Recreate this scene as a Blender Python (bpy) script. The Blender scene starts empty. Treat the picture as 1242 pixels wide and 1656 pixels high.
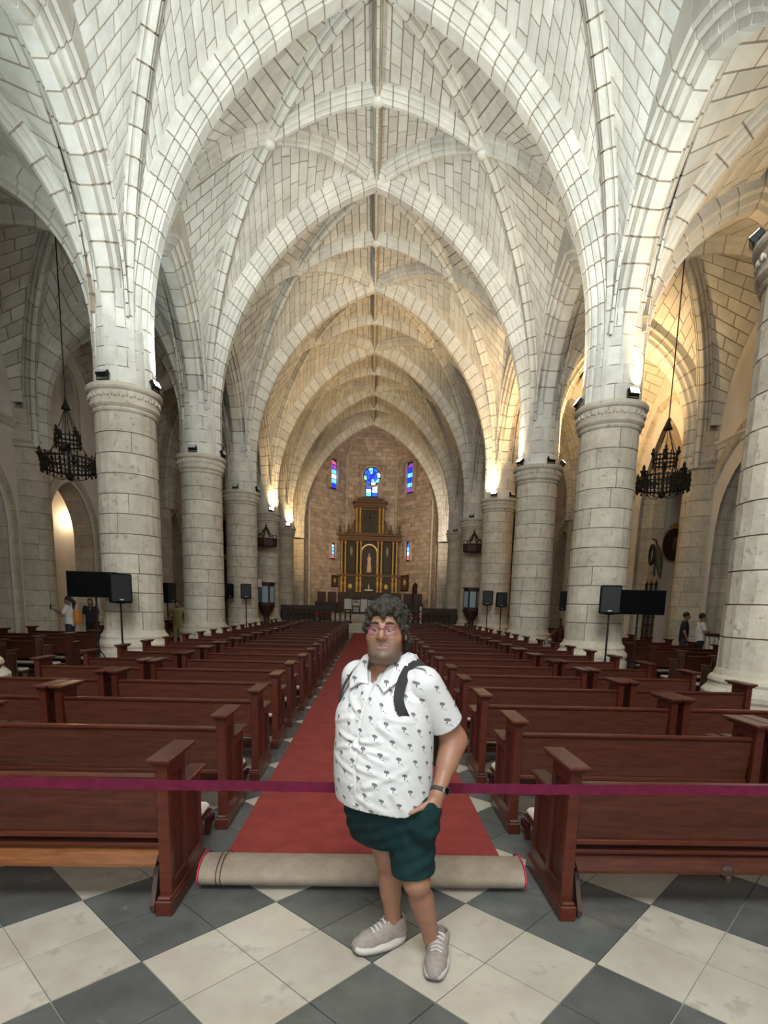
import bpy, math, random
import numpy as np
from mathutils import Vector, Matrix
random.seed(7)
SC = bpy.context.scene
COL = SC.collection
PI = math.pi
# ------------------------------------------------------------------ camera
CAM_H = 1.68
def _rot():
    yaw, pitch, roll = .0258, -.1568, -.025
    c, s = math.cos(yaw), math.sin(yaw); A = np.array([[c, -s, 0], [s, c, 0], [0, 0, 1]])
    c, s = math.cos(pitch), math.sin(pitch); B = np.array([[1, 0, 0], [0, c, s], [0, -s, c]])
    c, s = math.cos(roll), math.sin(roll); C = np.array([[c, 0, -s], [0, 1, 0], [s, 0, c]])
    return C @ B @ A
_R = _rot()
cam_d = bpy.data.cameras.new('camera'); cam = bpy.data.objects.new('camera', cam_d); COL.objects.link(cam)
cam.matrix_world = Matrix(((_R[0][0], _R[2][0], -_R[1][0], 0), (_R[0][1], _R[2][1], -_R[1][1], 0),
                           (_R[0][2], _R[2][2], -_R[1][2], CAM_H), (0, 0, 0, 1)))
cam_d.sensor_fit = 'HORIZONTAL'; cam_d.sensor_width = 36; cam_d.lens = 904.78 / 1242 * 36
cam_d.shift_x = 0; cam_d.shift_y = 291.35 / 1242; cam_d.clip_start = .05; cam_d.clip_end = 200
SC.camera = cam
# ------------------------------------------------------------------ world, large lights, exposure
W = bpy.data.worlds.new('sky'); SC.world = W; W.use_nodes = True
W.node_tree.nodes['Background'].inputs[0].default_value = (.75, .87, 1, 1)
W.node_tree.nodes['Background'].inputs[1].default_value = .25
SC.view_settings.view_transform = 'Standard'
try: SC.view_settings.look = 'None'
except Exception: pass
SC.view_settings.gamma = 1; SC.view_settings.use_curve_mapping = False
SC.view_settings.exposure = 0.12
def area(name, loc, target, sx, sy, power, col):
    l = bpy.data.lights.new(name, 'AREA'); l.shape = 'RECTANGLE'; l.size = sx; l.size_y = sy; l.energy = power; l.color = col
    o = bpy.data.objects.new(name, l); COL.objects.link(o); o.location = loc
    o.rotation_euler = (Vector(target) - Vector(loc)).to_track_quat('-Z', 'Y').to_euler(); return o
def spot(name, loc, target, power, col, ang=100, blend=.8, r=.12):
    l = bpy.data.lights.new(name, 'SPOT'); l.energy = power; l.color = col; l.spot_size = math.radians(ang); l.spot_blend = blend; l.shadow_soft_size = r
    o = bpy.data.objects.new(name, l); COL.objects.link(o); o.location = loc
    o.rotation_euler = (Vector(target) - Vector(loc)).to_track_quat('-Z', 'Y').to_euler(); return o
DAY = (.90, .975, 1)
# daylight of the west door and the west windows behind the visitor
area('daylight_west_door_offscreen', (-.1, -3.9, 2.9), (-.1, 8, 2.6), 4.6, 5.2, 260, DAY)
area('daylight_west_window_offscreen', (-.1, -3.9, 10.2), (-.1, 12, 9.6), 5.0, 4.6, 1800, DAY)
# ------------------------------------------------------------------ materials
MATS = {}
def _n(nt, t, **k):
    n = nt.nodes.new(t)
    for a, b in k.items():
        if a in n.inputs.keys(): n.inputs[a].default_value = b
        else: setattr(n, a, b)
    return n
def mat(name, c1, c2=None, rough=.6, scale=4, bump=0, bscale=40, rnd=0, metal=0, emit=None, estr=0, coat=0, stretch=None, spec=None, detail=5, alpha=None, trans=None, dark=None):
    m = bpy.data.materials.new(name); m.use_nodes = True; nt = m.node_tree; b = nt.nodes['Principled BSDF']; L = nt.links
    b.inputs['Roughness'].default_value = rough; b.inputs['Metallic'].default_value = metal
    if spec is not None: b.inputs['Specular IOR Level'].default_value = spec
    if coat: b.inputs['Coat Weight'].default_value = coat; b.inputs['Coat Roughness'].default_value = .15
    if trans: b.inputs['Transmission Weight'].default_value = trans
    if alpha is not None: b.inputs['Alpha'].default_value = alpha
    if emit: b.inputs['Emission Color'].default_value = (*emit, 1); b.inputs['Emission Strength'].default_value = estr
    c2 = c2 or c1
    geo = _n(nt, 'ShaderNodeNewGeometry'); src = geo.outputs['Position']
    if stretch:
        tc = _n(nt, 'ShaderNodeTexCoord'); mp = _n(nt, 'ShaderNodeMapping'); mp.inputs['Scale'].default_value = stretch
        L.new(tc.outputs['Object'], mp.inputs[0]); src = mp.outputs[0]
    no = _n(nt, 'ShaderNodeTexNoise', Scale=scale, Detail=detail, Roughness=.62); L.new(src, no.inputs['Vector'])
    rp = _n(nt, 'ShaderNodeValToRGB'); rp.color_ramp.elements[0].position = .34; rp.color_ramp.elements[1].position = .66
    rp.color_ramp.elements[0].color = (*c1, 1); rp.color_ramp.elements[1].color = (*c2, 1)
    L.new(no.outputs[0], rp.inputs[0]); out = rp.outputs[0]
    if dark:     # scattered pits and stains of the stone itself
        vn = _n(nt, 'ShaderNodeTexNoise', Scale=dark[1], Detail=3, Roughness=.7); L.new(src, vn.inputs['Vector'])
        vr = _n(nt, 'ShaderNodeValToRGB'); vr.color_ramp.elements[0].position = dark[2]; vr.color_ramp.elements[1].position = dark[2] + .06
        vr.color_ramp.elements[0].color = (0, 0, 0, 1); vr.color_ramp.elements[1].color = (dark[3],) * 3 + (1,)
        L.new(vn.outputs[0], vr.inputs[0]); mx = _n(nt, 'ShaderNodeMix', data_type='RGBA'); L.new(vr.outputs[0], mx.inputs[0])
        L.new(out, mx.inputs[6]); mx.inputs[7].default_value = (*dark[0], 1); out = mx.outputs[2]
    if rnd:
        oi = _n(nt, 'ShaderNodeObjectInfo'); ad = _n(nt, 'ShaderNodeMath', operation='ADD'); fr = _n(nt, 'ShaderNodeMath', operation='FRACT')
        L.new(oi.outputs['Random'], ad.inputs[0]); L.new(geo.outputs['Random Per Island'], ad.inputs[1]); L.new(ad.outputs[0], fr.inputs[0])
        mr = _n(nt, 'ShaderNodeMapRange'); mr.inputs[3].default_value = 1 - rnd; mr.inputs[4].default_value = 1 + rnd; L.new(fr.outputs[0], mr.inputs[0])
        hs = _n(nt, 'ShaderNodeHueSaturation'); L.new(mr.outputs[0], hs.inputs['Value']); L.new(out, hs.inputs['Color']); out = hs.outputs[0]
    L.new(out, b.inputs['Base Color'])
    if bump:
        bn = _n(nt, 'ShaderNodeTexNoise', Scale=bscale, Detail=4); L.new(src, bn.inputs['Vector'])
        bp = _n(nt, 'ShaderNodeBump', Strength=bump, Distance=.02); L.new(bn.outputs[0], bp.inputs['Height']); L.new(bp.outputs[0], b.inputs['Normal'])
    MATS[name] = m; return m
mat('stone', (.57, .545, .48), (.69, .665, .595), .85, 2.2, .35, 18, rnd=.12)
mat('stone_column', (.47, .415, .325), (.61, .55, .445), .85, 3.0, .5, 14, rnd=.1, dark=((.27, .215, .155), 7, .60, .6))
mat('stone_rib', (.575, .545, .475), (.70, .67, .595), .85, 2.6, .3, 20, rnd=.1)
mat('stone_apse', (.44, .33, .24), (.62, .50, .39), .85, 2.2, .5, 12, rnd=.2)
mat('mortar', (.33, .255, .185), (.42, .335, .25), .95, 5)
mat('plaster', (.72, .66, .60), (.80, .75, .70), .9, 1.2, .15, 9)
mat('plaster_cream', (.72, .66, .52), (.79, .74, .60), .9, 1.2, .15, 9)
mat('stone_gold', (.60, .44, .22), (.72, .56, .33), .85, 3, .4, 16, rnd=.1)
mat('marble_grey', (.078, .080, .075), (.115, .117, .110), .22, 3.5, .05, 30, rnd=.13, dark=((.18, .184, .178), 5, .66, .5))
mat('marble_white', (.37, .325, .265), (.47, .425, .355), .24, 2.2, .05, 30, rnd=.07, dark=((.29, .265, .23), 4.5, .60, .55))
mat('grout', (.55, .53, .48), (.62, .60, .55), .8, 8)
mat('wood', (.050, .0095, .0055), (.086, .0175, .0085), .32, 6, .06, 60, rnd=.18, coat=.12, stretch=(1, 8, 8), spec=.35)
mat('wood_panel', (.050, .0135, .008), (.088, .025, .013), .42, 5, .05, 60, rnd=.12, stretch=(1, 8, 8), spec=.28)
mat('wood_warm', (.13, .042, .012), (.21, .075, .022), .35, 6, .05, 60, coat=.2, stretch=(1, 8, 8))
mat('wood_dark', (.025, .010, .007), (.05, .019, .011), .6, 6, .05, 60)
mat('cushion', (.55, .50, .42), (.64, .60, .52), .8, 12, .2, 90)
mat('carpet_red', (.205, .021, .016), (.27, .033, .025), .95, 5, .5, 380)
mat('carpet_edge', (.50, .02, .06), (.42, .02, .05), .9, 8, .3, 200)
mat('carpet_back', (.27, .205, .15), (.35, .28, .21), .95, 9, .6, 260, dark=((.25, .19, .14), 14, .62, .5))
mat('belt', (.085, .006, .022), (.12, .009, .032), .7, 20, .25, 300, spec=.15)
mat('black_metal', (.006, .006, .007), (.01, .01, .01), .5, 10, spec=.3)
mat('iron', (.018, .014, .012), (.035, .028, .022), .5, 12, metal=.6)
mat('black_plastic', (.004, .0045, .005), (.007, .0075, .009), .6, 10, .1, 120, spec=.1)
mat('screen', (.003, .0035, .0035), (.004, .005, .005), .35, 4, spec=.06)
mat('lamp_glass', (.5, .5, .5), None, .2)
mat('lamp_on', (1, .85, .6), None, .3, emit=(1, .74, .40), estr=55)
mat('lamp_white', (1, 1, 1), None, .3, emit=(1, .93, .80), estr=40)
mat('gold', (.42, .25, .05), (.60, .38, .10), .45, 14, .3, 40, metal=.3)
mat('retablo', (.028, .026, .016), (.060, .050, .028), .7, 8, .3, 30)
mat('retablo_brown', (.10, .048, .018), (.18, .09, .034), .6, 8, .3, 30)
mat('frame_gilt', (.52, .34, .10), (.66, .46, .16), .35, 10, .2, 40, metal=.5)
mat('lead', (.02, .02, .022), None, .5)
mat('cloth_white', (.72, .69, .64), (.80, .78, .74), .85, 5, .2, 40)
mat('glass_dark', (.02, .022, .03), (.04, .045, .05), .12, 5)
mat('leaf_green', (.02, .07, .02), (.05, .13, .04), .5, 8)
for nm, c, s in (('glass_blue', (.02, .09, .9), 1.6), ('glass_cobalt', (.015, .03, .6), 1.4), ('glass_sky', (.10, .40, 1.0), 2.2), ('glass_pale', (.55, .75, 1.0), 2.4),
                 ('glass_red', (.6, .12, .22), 1.2), ('glass_green', (.25, .6, .35), 1.2), ('glass_violet', (.22, .06, .5), 1.2)):
    mat(nm, c, None, .2, emit=c, estr=s)
mat('glass_clear', (.30, .41, .50), (.36, .47, .56), .2, 5)
# ------------------------------------------------------------------ builders
def link(o, parent=None):
    COL.objects.link(o)
    if parent is not None: o.parent = parent
    return o
def tag(o, label=None, cat=None, group=None, kind=None):
    if label: o['label'] = label
    if cat: o['category'] = cat
    if group: o['group'] = group
    if kind: o['kind'] = kind
    return o
def empty(name, loc=(0, 0, 0), rz=0, label=None, cat=None, group=None, kind=None, parent=None):
    o = bpy.data.objects.new(name, None); o.empty_display_size = .1; link(o, parent); o.location = loc; o.rotation_euler = (0, 0, rz)
    return tag(o, label, cat, group, kind)
def mesh_obj(name, me, parent=None, loc=None, rz=None):
    o = bpy.data.objects.new(name, me); link(o, parent)
    if loc is not None: o.location = loc
    if rz is not None: o.rotation_euler = (0, 0, rz)
    return o
class MB:
    def __init__(s): s.v = []; s.f = []
    def add(s, v, f):
        o = len(s.v); s.v += [tuple(p) for p in v]; s.f += [[i + o for i in q] for q in f]; return s
    def box(s, x0, x1, y0, y1, z0, z1, b=0):
        if x0 > x1: x0, x1 = x1, x0
        if y0 > y1: y0, y1 = y1, y0
        b = min(b, (x1 - x0) * .45, (y1 - y0) * .45, (z1 - z0) * .45)
        if b <= 0:
            v = [(x, y, z) for z in (z0, z1) for y in (y0, y1) for x in (x0, x1)]
            return s.add(v, [(0, 2, 3, 1), (4, 5, 7, 6), (0, 1, 5, 4), (2, 6, 7, 3), (0, 4, 6, 2), (1, 3, 7, 5)])
        def ring(i, z): return [(x0 + i, y0 + b, z), (x0 + b, y0 + i, z), (x1 - b, y0 + i, z), (x1 - i, y0 + b, z), (x1 - i, y1 - b, z), (x1 - b, y1 - i, z), (x0 + b, y1 - i, z), (x0 + i, y1 - b, z)]
        def ring2(z): return [(x0 + b, y0 + b, z)] * 2 + [(x1 - b, y0 + b, z)] * 2 + [(x1 - b, y1 - b, z)] * 2 + [(x0 + b, y1 - b, z)] * 2
        lo = [(x0 + b, y0 + b, z0), (x1 - b, y0 + b, z0), (x1 - b, y1 - b, z0), (x0 + b, y1 - b, z0)]
        hi = [(p[0], p[1], z1) for p in lo]
        v = lo + ring(0, z0 + b) + ring(0, z1 - b) + hi
        f = [(3, 2, 1, 0), (20, 21, 22, 23)]
        for i in range(8): f.append((4 + i, 4 + (i + 1) % 8, 12 + (i + 1) % 8, 12 + i))
        for i in range(4):
            a, c = 4 + 2 * i, 4 + 2 * i + 1; d = 4 + (2 * i + 2) % 8
            f.append((i, c, a)); f.append((i, (i + 1) % 4, d, c))
            f.append((20 + i, a + 8, c + 8)); f.append((20 + i, c + 8, d + 8, 20 + (i + 1) % 4))
        return s.add(v, f)
    def lathe(s, prof, n=24, c=(0, 0, 0), a0=0, a1=2 * PI, cap=True):
        full = abs(a1 - a0 - 2 * PI) < 1e-6; m = n if full else n + 1; v = []; f = []
        for r, z in prof:
            for i in range(m):
                a = a0 + (a1 - a0) * i / n; v.append((c[0] + r * math.cos(a), c[1] + r * math.sin(a), c[2] + z))
        for j in range(len(prof) - 1):
            for i in range(n):
                k = (i + 1) % m; f.append((j * m + i, j * m + k, (j + 1) * m + k, (j + 1) * m + i))
        if cap and full:
            if prof[0][0] > 1e-4: f.append(tuple(reversed(range(m))))
            if prof[-1][0] > 1e-4: f.append(tuple((len(prof) - 1) * m + i for i in range(m)))
        return s.add(v, f)
    def tube(s, pts, r, n=8, cap=True):
        pts = [Vector(p) for p in pts]; N = len(pts); rs = r if isinstance(r, (list, tuple)) else [r] * N; v = []; f = []
        up = None
        for i, p in enumerate(pts):
            t = (pts[min(i + 1, N - 1)] - pts[max(i - 1, 0)]).normalized()
            if up is None: up = Vector((0, 0, 1)) if abs(t.z) < .9 else Vector((1, 0, 0))
            a = t.cross(up)
            if a.length < 1e-4: a = t.orthogonal()
            a.normalize(); b = a.cross(t); up = b
            for k in range(n):
                w = 2 * PI * k / n; v.append(tuple(p + a * (rs[i] * math.cos(w)) + b * (rs[i] * math.sin(w))))
        for i in range(N - 1):
            for k in range(n):
                q = (k + 1) % n; f.append((i * n + k, i * n + q, (i + 1) * n + q, (i + 1) * n + k))
        if cap: f.append(tuple(reversed(range(n)))); f.append(tuple((N - 1) * n + k for k in range(n)))
        return s.add(v, f)
    def ball(s, c, r, n=10, m=6, sc=(1, 1, 1)):
        v = [(c[0], c[1], c[2] - r * sc[2])]; f = []
        for j in range(1, m):
            ph = -PI / 2 + PI * j / m
            for i in range(n): a = 2 * PI * i / n; v.append((c[0] + r * sc[0] * math.cos(ph) * math.cos(a), c[1] + r * sc[1] * math.cos(ph) * math.sin(a), c[2] + r * sc[2] * math.sin(ph)))
        v.append((c[0], c[1], c[2] + r * sc[2])); e = len(v) - 1
        for i in range(n):
            k = (i + 1) % n; f.append((0, 1 + k, 1 + i)); f.append((e, 1 + (m - 2) * n + i, 1 + (m - 2) * n + k))
            for j in range(m - 2): f.append((1 + j * n + i, 1 + j * n + k, 1 + (j + 1) * n + k, 1 + (j + 1) * n + i))
        return s.add(v, f)
    def prism(s, poly, y0, y1, ax='y'):   # poly in (x, z) extruded along y, or (y, z) along x, or (x, y) along z
        n = len(poly)
        def P(a, b, t): return (a, t, b) if ax == 'y' else ((t, a, b) if ax == 'x' else (a, b, t))
        v = [P(a, b, y0) for a, b in poly] + [P(a, b, y1) for a, b in poly]
        f = [tuple(range(n)), tuple(reversed(range(n, 2 * n)))] + [(i, i + n, (i + 1) % n + n, (i + 1) % n) for i in range(n)]
        return s.add(v, f)
    def mesh(s, name, m, smooth=False):
        me = bpy.data.meshes.new(name); me.from_pydata(s.v, [], s.f)
        if m: me.materials.append(MATS[m] if isinstance(m, str) else m)
        if smooth: me.shade_smooth()
        return me
    def build(s, name, m, parent=None, loc=None, rz=None, smooth=False, kind=None, label=None):
        o = mesh_obj(name, s.mesh(name, m, smooth), parent, loc, rz)
        return tag(o, label, None, None, kind)
def fixn(me):
    import bmesh
    b = bmesh.new(); b.from_mesh(me); bmesh.ops.recalc_face_normals(b, faces=b.faces); b.to_mesh(me); b.free()
# ------------------------------------------------------------------ plan of the church
AX = -.12; HA = 5.53; BAY = 5.7
def yk(k): return 7.9 + BAY * k - (.55 if k < 1 else 0)
WX = 11.15                      # aisle wall face, measured from the nave axis
AXA = 8.3                       # aisle centre line
RC = .645                       # column radius
def proj(p):
    q = _R @ (np.array(p, float) - np.array([0, 0, CAM_H]))
    if q[1] < .2: return None
    return 621 + 904.78 * q[0] / q[1], 1119.35 - 904.78 * q[2] / q[1], q[1]
def px_size(v):
    c = np.mean(np.array(v), axis=0); a = proj(c)
    if a is None or not (-40 < a[0] < 1282 and -40 < a[1] < 1690): return 0
    d = np.ptp(np.array(v), axis=0)
    return float(np.sort(d)[1] * np.sort(d)[2]) * (904.78 / a[2]) ** 2
def place_pieces(pieces, name, matname, parent, limit=300, rest_name=None, smooth=False):
    """the largest pieces in view become objects of their own, the rest one joined part"""
    pr = sorted(range(len(pieces)), key=lambda i: -px_size(pieces[i][0])); rest = MB(); n = 0
    for j, i in enumerate(pr):
        v, f = pieces[i]
        if j < limit and px_size(v) > 60:
            c = np.mean(np.array(v), axis=0); me = bpy.data.meshes.new(name)
            me.from_pydata([tuple(np.array(p) - c) for p in v], [], [list(q) for q in f]); me.materials.append(MATS[matname])
            mesh_obj(name, me, parent, tuple(c)); n += 1
        else: rest.add(v, f)
    if rest.v: rest.build(rest_name or name, matname, parent, kind='stuff')
    return n
class Arc:
    def __init__(s, A, B, so, z0, z1, ext=1.08):
        s.A = np.array(A, float); s.B = np.array(B, float); L = np.linalg.norm(s.A - s.B); s.dir = (s.A - s.B) / L
        hs = L - so; rise = z1 - z0; s.c = (hs * hs - rise * rise) / (2 * hs); s.r = hs - s.c; s.z0 = z0
        s.te = math.acos(max(-1, min(1, -s.c / s.r))); s.len = s.r * s.te; s.ext = ext; s.L = L
        s.b = np.array([-s.dir[1], s.dir[0], 0])
    def fr(s, a):                # a = arc length, negative = the straight foot
        if a < 0: p = s.B + s.dir * (s.c + s.r); return np.array([p[0], p[1], s.z0 + a]), np.array([s.dir[0], s.dir[1], 0])
        th = a / s.r; p = s.B + s.dir * (s.c + s.r * math.cos(th))
        return np.array([p[0], p[1], s.z0 + s.r * math.sin(th)]), np.array([s.dir[0] * math.cos(th), s.dir[1] * math.cos(th), math.sin(th)])
    def off(s, u, d):
        p, n = s.fr(u * s.len); return p + n * d
    def offb(s, u, d, ue):       # offset that turns vertical towards the boss at ue
        p, n = s.fr(u * s.len); w = min(1, max(0, (u / ue - .35) / .6)); w = w * w * (3 - 2 * w); return p + n * (d * (1 - w)) + np.array([0, 0, d * w])
    def u_at(s, dist):           # parameter where the plan distance to B is dist
        return math.acos((dist - s.c) / s.r) / s.te
class Line:                      # straight or bulged curve with an up normal
    def __init__(s, P, Q, bulge=0):
        s.P = np.array(P, float); s.Q = np.array(Q, float); s.len = float(np.linalg.norm(s.Q - s.P)); s.ext = 0; s.bu = bulge
        d = s.Q - s.P; d[2] = 0; d /= np.linalg.norm(d); s.b = np.array([-d[1], d[0], 0]); s.z = np.array([0, 0, 1.])
    def fr(s, a):
        t = a / s.len; return s.P + (s.Q - s.P) * t + s.z * (s.bu * math.sin(PI * t)), s.z
    def off(s, u, d): return s.fr(u * s.len)[0] + s.z * d
class PathC:                     # jamb - arch - jamb in the plane x = const
    def __init__(s, x, yc, hw, zb, zs, za, sgn):
        rise = za - zs; c = (hw * hw - rise * rise) / (2 * hw); r = hw - c; te = math.acos(max(-1, min(1, -c / r)))
        s.j = zs - zb; s.al = r * te; s.len = 2 * (s.j + s.al); s.ext = 0; s.q = (x, yc, hw, zb, zs, c, r, te); s.b = np.array([sgn, 0, 0.])
    def fr(s, a):
        x, yc, hw, zb, zs, c, r, te = s.q; m = 1
        if a > s.len / 2: a = s.len - a; m = -1
        if a <= s.j: return np.array([x, yc - m * hw, zb + a]), np.array([0, -m, 0.])
        th = (a - s.j) / r; return np.array([x, yc - m * (c + r * math.cos(th)), zs + r * math.sin(th)]), np.array([0, -m * math.cos(th), math.sin(th)])
def sweep(arc, a0, a1, prof, n, caps=True):
    v = []; f = []; m = len(prof)
    for i in range(n + 1):
        a = a0 + (a1 - a0) * i / n; p, nn = arc.fr(a); dm = 9
        if isinstance(arc, Arc):      # mitred at the axis of the pier it springs from
            ch = math.hypot(nn[0], nn[1]); dp = float(np.dot(p[:2] - arc.B, arc.dir))
            if ch > .02: dm = max(.05, (arc.L - dp) / ch)
        for w, d in prof: v.append(tuple(p + arc.b * w + nn * min(d, dm)))
    for i in range(n):
        for k in range(m):
            q = (k + 1) % m; f.append((i * m + k, i * m + q, (i + 1) * m + q, (i + 1) * m + k))
    if isinstance(arc, Arc) and a1 > arc.len - .06:      # mitred against the other half at the crown
        th = arc.te; tv = np.array([-arc.dir[0] * math.sin(th), -arc.dir[1] * math.sin(th), math.cos(th)])
        for k in range(m):
            p = np.array(v[n * m + k]); g = float(np.dot(p[:2] - arc.B, arc.dir)); e = (arc.len - a1) * .9; v[n * m + k] = tuple(p + tv * ((g - e) / math.sin(th)))
    if caps: f.append(tuple(reversed(range(m)))); f.append(tuple(n * m + k for k in range(m)))
    return v, f
def inset(prof, e):
    if min(w for w, d in prof) > -.2: return [(w + e, d + e * .8) for w, d in prof]
    return [(w - math.copysign(min(e, abs(w)), w), d + e * .8) for w, d in prof]
def voussoirs(arc, prof, step, pieces, core, gap=.016, a0=None, a1=None, seg=2):
    a0 = -arc.ext if a0 is None else a0; a1 = arc.len if a1 is None else a1
    n = max(1, round((a1 - a0) / step))
    for i in range(n):
        s0 = a0 + (a1 - a0) * i / n; s1 = a0 + (a1 - a0) * (i + 1) / n; e = random.uniform(-.006, .006)
        pieces.append(sweep(arc, s0 + gap, s1 - gap, [(w, d + e) for w, d in prof], seg))
    core.add(*sweep(arc, a0, a1, inset(prof, .02), max(4, n * seg), False))
def cell(A, B, u0, u1, course, blk, pieces, back, ref, gap=.017, th=.05, dome=0, skip=None):
    P = lambda u, v: A(u) * (1 - v) + B(u) * v + np.array([0, 0, dome * 4 * v * (1 - v)])
    N = 24; us = np.linspace(u0, u1, N + 1); pts = [P(u, .5) for u in us]
    cl = np.concatenate([[0], np.cumsum([np.linalg.norm(pts[i + 1] - pts[i]) for i in range(N)])]); nc = max(1, int(round(cl[-1] / course)))
    ref = np.array(ref, float)
    def nrm(u, v):
        d1 = P(min(u + .01, 1.0), v) - P(max(u - .01, 0), v); d2 = B(u) - A(u); n = np.cross(d1, d2); l = np.linalg.norm(n)
        if l < 1e-9: return np.array([0, 0, 1.])
        n /= l
        return -n if np.dot(n, P(u, v) - ref) < 0 else n
    for i in range(nc):
        ua = float(np.interp(cl[-1] * i / nc, cl, us)); ub = float(np.interp(cl[-1] * (i + 1) / nc, cl, us))
        g = gap / max(.02, cl[-1] / nc) * (ub - ua); um = (ua + ub) / 2
        w = float(np.linalg.norm(A(um) - B(um)))
        n = nrm(um, .5)
        back.add([tuple(P(u, v) + nrm(u, v) * .022) for u in (ua, ub) for v in (0, .5, 1)], [(0, 1, 4, 3), (1, 2, 5, 4)])
        if w < .06: continue
        nb = max(1, int(round(w / blk))); o = (.5 if i % 2 else 0) + random.uniform(-.15, .15)
        js = [0.] + [j for j in sorted((k + o) / nb for k in range(-1, nb + 2)) if .12 / nb < j < 1 - .12 / nb] + [1.]
        gv = gap / w
        for a, b in zip(js[:-1], js[1:]):
            va, vb = a + gv, b - gv
            if vb - va < .01: continue
            e = random.uniform(-.004, .006)
            q = [P(ua + g, va), P(ua + g, vb), P(ub - g, vb), P(ub - g, va)]
            if skip and skip(sum(q) / 4, q): continue
            fr = [tuple(p + n * e) for p in q]; bk = [tuple(p + n * th) for p in q]
            pieces.append((fr + bk, [(0, 1, 2, 3), (0, 4, 5, 1), (1, 5, 6, 2), (2, 6, 7, 3), (3, 7, 4, 0)]))
# ------------------------------------------------------------------ floor
floor = empty('floor', label='checkered grey and white marble floor laid in diagonal squares', cat='floor', kind='structure')
MB().box(-16, 16, -5, 52, -.3, -.012).build('screed', 'grout', floor)
TS = 1.078 / math.sqrt(2) / 2; tiles_g = []; tiles_w = []
def tile_at(i, j):
    dy = .0059 + PI / 4; c, s = math.cos(dy), math.sin(dy); g = .0028
    q = [(i * TS + g, j * TS + g), ((i + 1) * TS - g, j * TS + g), ((i + 1) * TS - g, (j + 1) * TS - g), (i * TS + g, (j + 1) * TS - g)]
    q = [(.038 + a * c - b * s, 2.418 + a * s + b * c) for a, b in q]; z = random.uniform(-.0006, .0006)
    return [(x, y, z) for x, y in q] + [(x, y, -.012) for x, y in q], [(0, 1, 2, 3), (0, 4, 5, 1), (1, 5, 6, 2), (2, 6, 7, 3), (3, 7, 4, 0)]
for i in range(-34, 110):
    for j in range(-34, 110):
        t = tile_at(i, j); x, y = t[0][0][:2]
        if abs(x) < 11.6 and -3.8 < y < 31.9: (tiles_g if (i // 2 + j // 2) % 2 == 0 else tiles_w).append(t)
def tile_limit(ts, m):
    near = [t for t in ts if t[0][0][1] < 7.5]; far = [t for t in ts if t[0][0][1] >= 7.5]
    place_pieces(near, 'tile', m, floor, 150)
    r = MB(); [r.add(*t) for t in far]; r.build('tile', m, floor, kind='stuff')
tile_limit(tiles_g, 'marble_grey'); tile_limit(tiles_w, 'marble_white')
# ------------------------------------------------------------------ vaults
ceiling = empty('ceiling', label='pale limestone ribbed vaults over nave and aisles', cat='vault', kind='structure')
def sym(h): return [(-w, d) for w, d in h] + [(w, d) for w, d in reversed(h)]
PT = sym([(.50, .95), (.50, .34), (.45, .30), (.44, .22), (.38, .25), (.35, .17), (.30, .13), (.26, .16), (.235, .07), (.19, .03), (.15, .06), (.12, 0)])
PD = sym([(.22, .66), (.22, .26), (.19, .20), (.165, .23), (.14, .12), (.11, .08), (.085, .11), (.065, .02), (.045, 0)])
PA = sym([(.46, 1.3), (.46, .44), (.41, .38), (.385, .42), (.36, .28), (.31, .24), (.27, .28), (.24, .15), (.19, .10), (.155, .13), (.13, 0)])
PW = sym([(.34, .75), (.34, .28), (.29, .22), (.265, .25), (.24, .12), (.19, .08), (.16, .11), (.13, 0)])
Z0 = 7.3; ZA = 14.18; ZM = 14.28
spandrel = MB(); web = []; ribs = []; back = MB(); core = MB(); seen_arcs = {}
def T(k, s): return Arc((AX + s * HA, yk(k)), (AX, yk(k)), RC + .02, Z0, ZA)
def D(k, k2, s): return Arc((AX + s * HA, yk(k)), (AX, yk(k2)), .62, Z0, ZA)
bosses = []
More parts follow.
